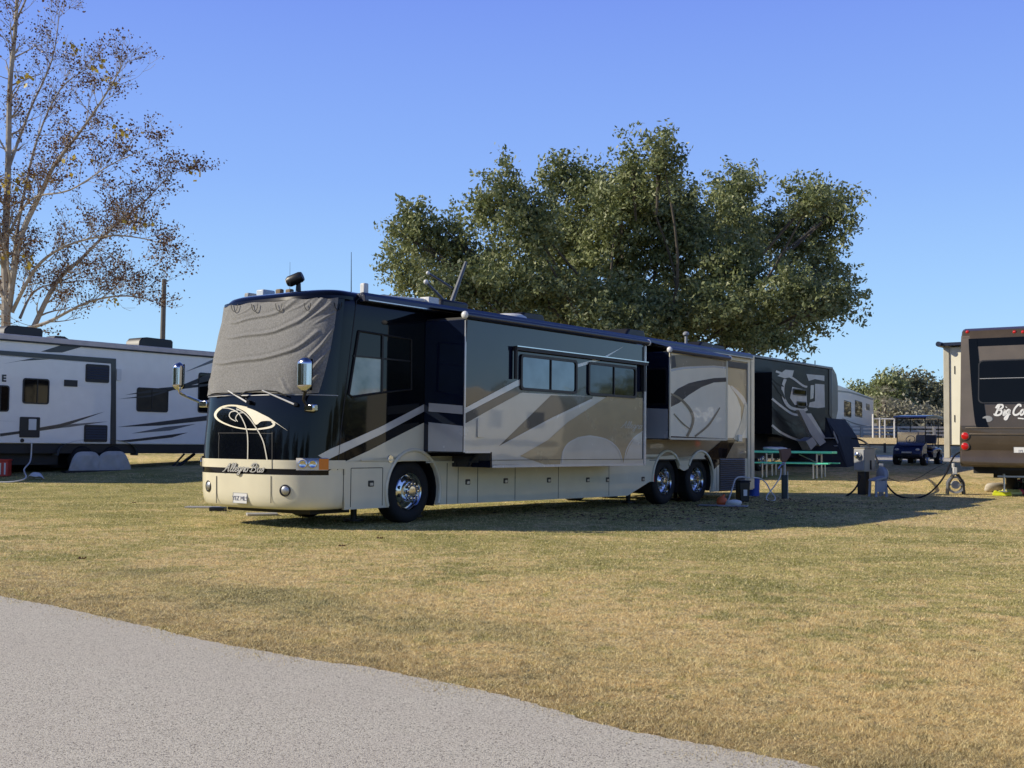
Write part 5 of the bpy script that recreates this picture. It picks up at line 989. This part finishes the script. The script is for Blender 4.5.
RS = lambda a, b: rs(a, b, .012)
mb = MB(); script(mb, 'Big Co', (994.5, 415.2), (1, -.01), (0, -1), 5.4, 1.9, RS, .28); mb.build('name_lettering', white_pl, rt)
mb = MB(); ribbon(mb, [(1018, 418.2), (1024, 418.8)], 1.2, RS, 2); mb.build('name_underline', white_pl, rt)
p = rs(1021.5, 451, .03); plate(rt, V((rear_u(1.25) - .03, p.y, p.z)), V((-1, 0, 0)), V((0, -1, 0)), 'JYL', w_=.34, h_=.19)
# its cream slide-out, frame, wheels
a = fz(961, 445, 1.5); l_ = fz(945.5, 347, 1.5); zs1 = l_.z; zs0 = a.z
mb = MB(); mb.box(1.5, 6.5, Wd - .02, l_.y, zs0, zs1); so_ = mb.build('slide_out', cream_v, rt, bevel=.015)
mb = MB(); mb.box(1.46, 1.52, l_.y - .10, l_.y + .05, fz(947, 458, 1.5).z, zs1 + .01); mb.build('corner_post', pm('beige_trim', (.50, .47, .38), .4), so_, bevel=.01)
mb = MB(); mb.tube([(1.2, l_.y + .10, zs1 + .06), (6.6, l_.y + .10, zs1 + .06)], .07, 10); mb.box(1.3, 6.5, Wd, l_.y + .08, zs1 + .02, zs1 + .10); mb.build('slide_awning', navy, so_)
for y0, y1 in ((366, 374), (415, 422)):
    a = fz(954.3, y0, 1.5); b = fz(955, y1, 1.5); mb = MB(); mb.box(1.485, 1.499, b.y, a.y, b.z, a.z); mb.build('vent_slot', black_pl, so_)
mb = MB(); mb.box(.5, 8.8, .2, Wd - .2, zb - .22, zb - .02).box(.1, .5, .35, Wd - .9, zb - .12, zb - .03).box(1.2, 4.5, .4, 2.0, .45, zb - .2); mb.build('underframe', black_met, rt)
for u in (2.0, 3.1): wheel(rt, u, .44, Wd - .95, R_=.42, wid=.25); wheel(rt, u, .44, .02, R_=.42, wid=.25)
j = fz(1004, 470, .6); mb = MB(); mb.cyl((.6, j.y, zb - .1), (.6, j.y, .14), .028); mb.box(.45, .75, j.y - .7, j.y + .12, zb - .30, zb - .26); mb.box(.5, .7, j.y - .1, j.y + .1, .12, .14); mb.build('stabiliser_jack', alu, rt)
def gobj(name, px, d, z, label, cat, builder, mat, rz=0., bevel=.01):
    c = gxy(px, d); m = MB(); builder(m); o = m.build(name, mat, bevel=bevel); o.location = (c.x, c.y, c.z + z); o.rotation_euler = (0, 0, rz); return tag(o, label, cat)
d_j = 29.0
def blk(m):
    m.box(-.22, .22, -.15, .15, 0, .07); m.box(-.2, .2, -.13, .13, .075, .10)
    for k in range(4): m.box(-.18 + k * .1, -.12 + k * .1, -.12, .12, .10, .125)
gobj('levelling_block', 1001.5, 29.3, 0, 'bright yellow levelling block under the jack of the brown trailer', 'block', blk, yellow_pl, -.4)
gobj('levelling_block', 1010.5, 29.8, 0, 'pale yellow block behind the bright yellow one', 'block', blk, pm('pale_yellow', (.7, .68, .25), .5), .2)
gobj('ball_valve', 1019.5, 29.8, .0, 'small red round cap on the ground beside the yellow blocks', 'cap', lambda m: m.lathe([(0, 0), (.08, 0), (.10, .05), (.08, .12), (.03, .14), (0, .14)], (0, 0, .0), (0, 0, 1), 14), pinkred)
def bag(m): m.grid(lambda i, j: (.38 * math.cos(2 * pi * i) * (math.sin(pi * j) ** .6) + .04 * math.sin(7 * j + 9 * i), .2 * math.sin(2 * pi * i) * math.sin(pi * j) ** .6, .12 + .12 * -math.cos(pi * j) + .03 * math.sin(12 * i) * math.sin(pi * j)), 18, 10)
gobj('canvas_bag', 996, 30.6, 0, 'slumped off-white bag lying behind the yellow block', 'bag', bag, pm('canvas', (.55, .50, .42), .9), .3, 0)
# ================================================================ golf cart
GC = Frame(gxy(923, 41.4).x, 41.4, g(42.2), .66)
gc = GC.root('golf_cart', 'dark navy golf cart with canopy parked on the grass before the lane', 'golf cart')
gw = 1.22
gc.scale = (.95, .95, .90)
# lower body side profile (u from nose)
mb = MB(); mb.prism([(.0, .06, .30), (.02, .06, .55), (.10, .06, .70), (.42, .06, .86), (.62, .06, .92), (.66, .06, .88), (.62, .06, .36), (.55, .06, .28)], (0, gw - .12, 0)); mb.build('front_cowl', navy_p, gc, bevel=.07)
mb = MB(); mb.box(.5, 2.2, .12, gw - .12, .24, .32); mb.build('floor', black_pl, gc, bevel=.01)
mb = MB(); mb.prism([(1.25, .04, .30), (1.22, .04, .58), (1.35, .04, .66), (2.0, .04, .72), (2.32, .04, .66), (2.4, .04, .45), (2.3, .04, .34), (2.15, .04, .42), (1.95, .04, .56), (1.7, .04, .42), (1.65, .04, .30)], (0, gw - .08, 0)); mb.build('rear_body', navy_p, gc, bevel=.05)
mb = MB(); mb.box(1.22, 1.72, .08, gw - .08, .66, .80); mb.build('seat', pm('seat_vinyl', (.25, .24, .22), .5), gc, bevel=.05)
mb = MB(); mb.prism([(1.70, .08, .86), (1.80, .08, 1.22), (1.90, .08, 1.22), (1.80, .08, .86)], (0, gw - .16, 0)); mb.build('backrest', pm('seat_back_vinyl', (.06, .065, .08), .5), gc, bevel=.04)
mb = MB(); mb.prism([(.28, -.02, 1.90), (.40, -.02, 1.96), (1.3, -.02, 2.02), (2.3, -.02, 1.96), (2.42, -.02, 1.88), (2.35, -.02, 1.87), (.35, -.02, 1.88)], (0, gw + .04, 0)); mb.build('canopy', navy_p, gc, bevel=.03)
mb = MB()
for w_ in (.07, gw - .07): mb.tube([(.50, w_, .85), (.46, w_, 1.89)], .022, 6); mb.tube([(1.95, w_, .6), (2.0, w_, 1.89)], .02, 6); mb.tube([(1.95, w_, .78), (1.35, w_, .9), (1.32, w_, .75)], .016, 6)
mb.tube([(.46, .07, 1.86), (.46, gw - .07, 1.86)], .022, 6); mb.build('canopy_post', black_met, gc)
mb = MB(); mb.poly([(.50, .09, .9), (.50, gw - .09, .9), (.49, gw - .09, 1.32), (.49, .09, 1.32)]); mb.build('windscreen', pm('clear_plastic', (.55, .58, .62), .08, coat=1., transm=.75), gc, smooth=False)
mb = MB(); mb.tube([(.62, .85, .75), (.85, .85, 1.02)], .02, 6); mb.tube([(.87 + .1 * math.sin(t) * .5, .85 + .17 * math.cos(t), 1.02 + .15 * math.sin(t)) for t in [k * pi / 8 for k in range(17)]], .014, 6); mb.build('steering_wheel', black_pl, gc)
mb = MB(); mb.box(-.035, .03, .12, gw - .12, .34, .44); mb.build('bumper', black_pl, gc, bevel=.02)
mb = MB(); mb.box(-.045, -.02, .42, .80, .47, .54); mb.build('front_badge', alu, gc, bevel=.005)
for w_ in (.22, gw - .22): mb = MB(); mb.sphere((.05, w_, .62), .065, 10, (.5, 1.3, .8)); mb.build('headlight', clear_l, gc)
for u in (.42, 2.05):
    for w_ in (.0, gw - .2): wheel(gc, u, .23, w_, R_=.24, wid=.2)
# ================================================================ picnic table
c = gxy(794, 35.2); pt = empty('picnic_table', c, math.radians(-27), 'green topped picnic table with attached benches and metal legs beyond the motorhome', 'picnic table')
Lh = 1.20
mb = MB()
for k in range(5): mb.box(-Lh, Lh, -.37 + k * .15, -.37 + k * .15 + .14, .73, .80)
mb.build('tabletop', green_p, pt, bevel=.008)
for s_ in (-1, 1):
    mb = MB()
    for k in (0, 1): mb.box(-Lh, Lh, s_ * .72 - .13 + k * .135, s_ * .72 - .13 + k * .135 + .125, .42, .46)
    mb.build('bench', green_p, pt, bevel=.008)
for s_ in (-1, 1):
    for y in (-.32, .32): mb = MB(); mb.tube([(s_ * .75, y, 0), (s_ * .75, y, .715)], .028, 8); mb.build('leg', alu, pt)
    for y in (-.80, .80): mb = MB(); mb.tube([(s_ * .75, y, 0), (s_ * .75, y, .415)], .024, 8); mb.build('leg', alu, pt)
    mb = MB(); mb.tube([(s_ * .75, -.80, .40), (s_ * .75, .80, .40)], .024, 8); mb.tube([(s_ * .75, 0, .42), (s_ * .15, 0, .70)], .018, 6); mb.tube([(s_ * .75, -.36, .70), (s_ * .75, .36, .70)], .022, 6); mb.build('cross_brace', alu, pt)
def tl_(p): return pt.matrix_basis @ V(p) if False else Matrix.Rotation(math.radians(-27), 4, 'Z') @ V(p) + c
q = tl_((-.60, .02, .766)); mb = MB(); bag(mb); mb.v = [(x * 1.0, y * .9, z * .5 + .03) for x, y, z in mb.v]; o = mb.build('cloth_bundle', white_pl); o.location = q; o.rotation_euler = (0, 0, -.4); tag(o, 'white cloth bundle lying on the green picnic table', 'cloth')
# ---------------------------------------------------------------- water post and its hose
c = gxy(784.5, 27.3); wp = empty('water_post', c, .1, 'dark treated post with a brown cap box and tap standing before the picnic table', 'post')
zt_ = at(784, 463, 27.3).z - c.z; zq = at(784, 475.5, 27.3).z - c.z
mb = MB(); mb.box(-.06, .055, -.055, .055, -.05, zq).box(-.065, .06, -.06, .06, zq, zq + .012); mb.build('post', pm('treated_wood', (.05, .06, .055), .8, bump=.003), wp, bevel=.006)
mb = MB(); mb.cyl((0, 0, zq), (0, 0, zt_ + .05), .03); mb.cyl((.075, .0, -.03), (.075, 0, zq + .1), .014); mb.build('riser', galv, wp)
mb = MB(); mb.prism([(-.13, -.06, zt_ + .32), (.13, -.06, zt_ + .34), (.15, -.06, zt_ + .22), (.02, -.06, zt_ + .02), (-.08, -.06, zt_ + .04)], (0, .12, 0)); mb.build('shade_box', pm('rust_brown', (.20, .11, .08), .7), wp, bevel=.01)
mb = MB(); mb.tube([(0, -.02, zt_ - .02), (-.10, -.05, zt_ - .05), (-.17, -.06, zt_ - .14)], .018, 6); mb.sphere((-.05, -.04, zt_ + .0), .03, 8); mb.build('tap', chrome, wp)
A = lambda px, py, d: at(px, py, d)
hose('garden_hose', [A(781, 468, 27.2), A(780, 477, 27.1), A(773, 488, 27), A(768, 494, 26.9), A(766.3, 498, 26.6), A(768, 500.3, 26.6), A(774, 500.5, 26.5), A(775, 497, 26.8), A(770, 490, 27.1), A(766, 483, 27.2), A(760, 478.5, 27.3), A(753, 477.6, 27.1)], .014, white_pl, 'white water hose crossing in a loop between the post and the coach', 'hose')
hose('drain_hose', [A(750, 478, 26.9), A(740, 477, 26.2), A(735, 480, 25.8), A(731.5, 491, 25.3), A(727.5, 501, 25.0), A(722, 503.5, 24.9)], .018, pm('hose_grey', (.50, .50, .48), .5), 'pale hose running down behind the rear wheels to the ground', 'hose')
def bucket(m): m.lathe([(0, .01), (.13, .01), (.13, 0), (.135, 0), (.155, .36), (.165, .36), (.165, .38), (.15, .38), (.14, .35), (.12, .02), (0, .02)], (0, 0, 0), (0, 0, 1), 24)
dbk = 28.2; c = gxy(753.5, dbk); bk2 = empty('bucket', c, 0, 'blue plastic bucket hanging by the rear corner of the coach', 'bucket'); mb = MB(); bucket(mb); mb.v = [(x, y, z * 1.15) for x, y, z in mb.v]; mb.build('pail', blue_pl, bk2); mb = MB(); mb.tube([(.16 * math.cos(t), 0, .42 + .03 * math.sin(t)) for t in [k * pi / 8 for k in range(9)]], .006, 5); mb.build('handle', steel, bk2)
c = gxy(742.5, 26.0); wb = empty('waste_bin', c, .3, 'black bin with a white label beside the rear grille of the coach', 'bin'); wb.scale = (.75, .75, .85)
mb = MB(); mb.prism([(-.14, -.14, 0), (.14, -.14, 0), (.17, -.17, .52), (-.17, -.17, .52)], (0, .30, 0)); mb.build('body', black_pl, wb, bevel=.02); mb = MB(); mb.box(-.19, .19, -.19, .17, .52, .56); mb.build('lid', black_pl, wb, bevel=.02); mb = MB(); mb.box(-.06, .06, -.178, -.165, .16, .32); mb.build('label', white_pl, wb)
c = gxy(722, 24.6); mb = MB(); mb.lathe([(0, 0), (.09, 0), (.12, .06), (.10, .14), (.05, .18), (0, .18)], (0, 0, 0), (0, 0, 1), 16); mb.cyl((0, 0, .17), (.06, 0, .22), .025); o = mb.build('sprayer', orange_pl); o.location = c; tag(o, 'small orange container on the ground behind the last coach wheel', 'container')
gobj('plastic_bag', 733.5, 24.3, 0, 'crumpled white plastic bag on the shaded grass behind the coach wheels', 'bag', lambda m: (bag(m), setattr(m, 'v', [(x * .55, y * .6, z * .55) for x, y, z in m.v])), white_pl, .5, 0)
gobj('ground_mat', 723, 24.0, .012, 'flat grey mat on the shaded grass beside the rear coach wheels', 'mat', lambda m: m.box(-.5, .5, -.18, .18, 0, .02), galv, -.3)
# ---------------------------------------------------------------- power pedestal
c = gxy(864, 29.2); pp = empty('power_pedestal', c, -.55, 'beige power pedestal with a round grey meter facing left', 'power box'); pp.rotation_euler = (0, 0, .6); S_ = 29.2 / FPX
zt_ = at(864, 447.5, 29.2).z - c.z; zm = at(864, 471.5, 29.2).z - c.z
mb = MB(); mb.box(-.18, .22, -.16, .16, zm, zt_ - .02).box(-.20, .24, -.18, .18, zt_ - .02, zt_); mb.build('cabinet', pm('beige_box', (.40, .37, .30), .5), pp, bevel=.012)
mb = MB(); mb.box(-.205, -.185, -.15, .15, zm + .03, zt_ - .05); dp_ = mb.build('panel_door', grey_pl, pp, bevel=.008)
mb = MB(); mb.box(.02, .07, -.175, -.16, zm + .05, zm + .28); mb.build('latch_slot', black_pl, pp)
mb = MB(); mb.box(-.14, .02, -.14, .10, -.05, zm); mb.build('base', black_pl, pp, bevel=.01); mb = MB(); mb.box(.02, .12, -.08, .06, -.05, zm); mb.build('conduit', galv, pp)
mb = MB(); mb.lathe([(0, -.09), (.05, -.09), (.085, -.07), (.09, .0)], (-.205, 0, zt_ - .2), (1, 0, 0), 20); mb.build('meter', chrome, pp)
c2 = gxy(878, 28.4); zb2 = at(878, 479, 28.4).z - c2.z
root = empty('plastic_stool', c2, .35, 'grey plastic step stool with slanted top in front of the power pedestal', 'stool')
mb = MB(); mb.prism([(-.19, -.15, zb2 - .06), (.16, -.15, zb2 + .03), (.16, -.15, zb2 + .08), (-.19, -.15, zb2 - .01)], (0, .3, 0)); mb.build('seat', pm('light_grey_plastic', (.34, .36, .40), .5), root, bevel=.02)
for sx in (-.15, .13):
    for sy in (-.12, .11): mb = MB(); mb.tube([(sx * 1.1, sy * 1.1, 0), (sx, sy, zb2 - .03)], [.035, .03], 6); mb.build('leg', MATS['light_grey_plastic'], root)
mb = MB(); mb.box(-.13, .12, -.135, -.12, .12, zb2 - .04); mb.build('front_panel', MATS['light_grey_plastic'], root)
c3 = at(882.5, 475, 28.9); b3 = gxy(882.5, 28.9)
root = empty('surge_protector', b3, -.3, 'round pale grey meter head on a short stand right of the pedestal', 'meter'); z3 = c3.z - b3.z
mb = MB(); mb.lathe([(0, -.10), (.12, -.10), (.19, -.06), (.20, .02), (.17, .05), (0, .05)], (0, 0, z3), (.8, .5, 0), 26); mb.build('housing', MATS['light_grey_plastic'], root)
mb = MB(); mb.lathe([(0, .055), (.19, .05), (.205, .03)], (0, 0, z3), (.8, .5, 0), 26); mb.build('rim', cream_v, root); mb = MB(); mb.box(-.09, .02, -.05, .05, 0, z3 + .28); mb.build('stand', grey_pl, root, bevel=.01)
# cables
hose('electric_cable', [A(852, 438.5, 38), A(858, 439, 37), A(866, 443, 34), A(873, 452, 31), A(878, 462, 29.6), A(881, 470, 29)], .028, black_rub, 'black cable looping over from the dark trailer to the round meter', 'cable')
hose('extension_cable', [A(885, 481, 28.5), A(890, 489, 28.2), A(897, 495, 28), A(906, 498, 27.9), A(917, 498.2, 27.9), A(928, 494, 28.1), A(937, 486, 28.4), A(945, 475, 28.7), A(951, 462, 28.9), A(955, 455.5, 29.1), A(961, 451.5, 29.4)], .022, black_rub, 'thick black cord sagging from the meter to the brown trailer', 'cord')
hose('extension_cable', [A(860, 476, 29), A(858, 484, 28.8), A(853, 491, 28.6), A(846, 496.5, 28.5)], .024, black_rub, 'black cord dropping left from the pedestal to the grass', 'cord')
hose('thin_cable', [A(885, 476, 28.6), A(893, 480, 28.3), A(905, 482, 28.2), A(918, 478, 28.6), A(932, 470, 29.2), A(946, 463, 29.8)], .008, black_rub, 'thin cord rising from the meter toward the brown trailer', 'cord')
# cord reel / tank cart at the trailer corner
c = gxy(955, 29.6); rl_ = empty('cord_reel', c, -.2, 'black cord reel standing on the grass at the corner of the brown trailer', 'reel'); S_ = 29.6 / FPX
mb = MB()
for yy in (-.09, .09): mb.lathe([(.17, -.02), (.215, -.02), (.215, .02), (.17, .02), (.17, -.02)], (0, yy, .24), (0, 1, 0), 24); mb.box(-.17, .17, yy - .01, yy + .01, .225, .255)
mb.cyl((0, -.09, .24), (0, .09, .24), .10, n=18); mb.build('drum', grey_pl, rl_); mb = MB(); mb.tube([(-.2, -.12, 0), (-.17, -.12, .28), (-.05, -.12, .50), (.05, -.12, .50), (.17, -.12, .28), (.2, -.12, 0)], .028, 6); mb.tube([(-.2, .12, 0), (-.17, .12, .28), (-.05, .12, .50), (.05, .12, .50), (.17, .12, .28), (.2, .12, 0)], .028, 6); mb.build('frame', black_met, rl_)
mb = MB(); mb.box(-.06, .04, -.05, .03, .50, .68); mb.box(-.08, -.02, -.04, .02, .66, .78); mb.build('handle', white_pl, rl_, bevel=.01)
# ---------------------------------------------------------------- fences beyond
def rail_fence(name, label, xa, xb, d, h_, mat, gap=3., rails=2, cat='fence', r_=.05, group=None):
    n = max(2, int(abs(xb - xa) / gap) + 1); root = empty(name, (xa, d, g(d)), 0, label, cat, group)
    for k in range(min(n, 60)): mb = MB(); mb.box(k * gap - r_, k * gap + r_, -r_, r_, -.1, h_ + .06); mb.build('post', mat, root)
    for q in range(rails): mb = MB(); z = h_ - q * h_ / rails; mb.box(0, (n - 1) * gap, -r_ * .5, r_ * .5, z - r_, z + r_ * .6); mb.build('rail', mat, root)
    return root
rail_fence('pipe_barrier', 'low black pipe rail across the grass behind the pedestal and golf cart', 12.5, 24, 51, .36, black_met, 3.8, 1, 'barrier', .045)
rail_fence('rail_fence', 'pale low rail fence beyond the golf cart', 20, 60, 84, .78, pm('pale_fence', (.42, .42, .40), .7), 2.6, 3, 'fence', .09)
c = gxy(873, 74); root = empty('white_gate_frame', c, 0, 'white tubular frame standing beside the nose of the far white trailer', 'frame'); zf = at(873, 414, 74).z - c.z
for k, hh in ((0, zf), (.42, zf * .85), (.75, zf * .8), (1.35, zf * .8)): mb = MB(); mb.tube([(k, 0, 0), (k, 0, hh)], .055, 6); mb.build('upright', white_pl, root)
mb = MB(); mb.tube([(0, 0, zf * .80), (1.35, 0, zf * .80)], .05, 6); mb.tube([(0, 0, zf * .4), (1.35, 0, zf * .4)], .04, 6); mb.build('crossbar', white_pl, root)
# pale long building beyond the fence
b = gxy(905, 112); sh = empty('long_shed', (b.x - 14, 112, g(112)), 0, 'long low pale building under the distant trees', 'building'); mb = MB(); mb.box(0, 60, 0, 8, 0, 1.15); mb.build('wall', pm('shed_wall', (.42, .42, .42), .7), sh); mb = MB(); mb.prism([(-.4, -.4, 1.15), (-.4, 4, 1.75), (-.4, 8.4, 1.15)], (60.8, 0, 0)); mb.build('roof', pm('shed_roof', (.30, .29, .27), .6), sh)
mb = MB(); [mb.box(3 + k * 5, 4.6 + k * 5, -.02, -.002, .45, 1.0) for k in range(11)]; mb.build('window', glass_dark, sh)
# ---------------------------------------------------------------- a neighbouring white trailer out to the right (it shows in the coach's paint)
NF = Frame(25.5, 21.5, 0, .6393)
nn_ = NF.root('neighbour_trailer', 'white travel trailer parked on the site right of the brown trailer', 'trailer')
mb = MB(); mb.prism([(0, 0, .75), (7.6, 0, .75), (8.0, 0, 1.2), (8.0, 0, 2.9), (7.6, 0, 3.3), (.2, 0, 3.3), (0, 0, 3.1)], (0, 2.5, 0)); mb.build('body', cream_v, nn_, bevel=.04)
for w_, sg in ((2.5, 1), (0, -1)):
    mb = MB()
    for u0, u1 in ((1.0, 2.2), (3.0, 3.9), (5.4, 6.8)): mb.box(u0, u1, min(w_, w_ + sg * .012), max(w_, w_ + sg * .012), 1.9, 2.6)
    mb.build('window', glass_dark, nn_); mb = MB(); mb.box(.3, 7.7, min(w_, w_ + sg * .01), max(w_, w_ + sg * .01), 1.15, 1.4); mb.build('stripe', paint_taupe, nn_)
mb = MB(); mb.box(.2, 7.6, .2, 2.3, .5, .75); mb.build('underframe', black_met, nn_)
for u in (4.0, 4.9): wheel(nn_, u, .36, 2.25, R_=.36, wid=.22); wheel(nn_, u, .36, .02, R_=.36, wid=.22)
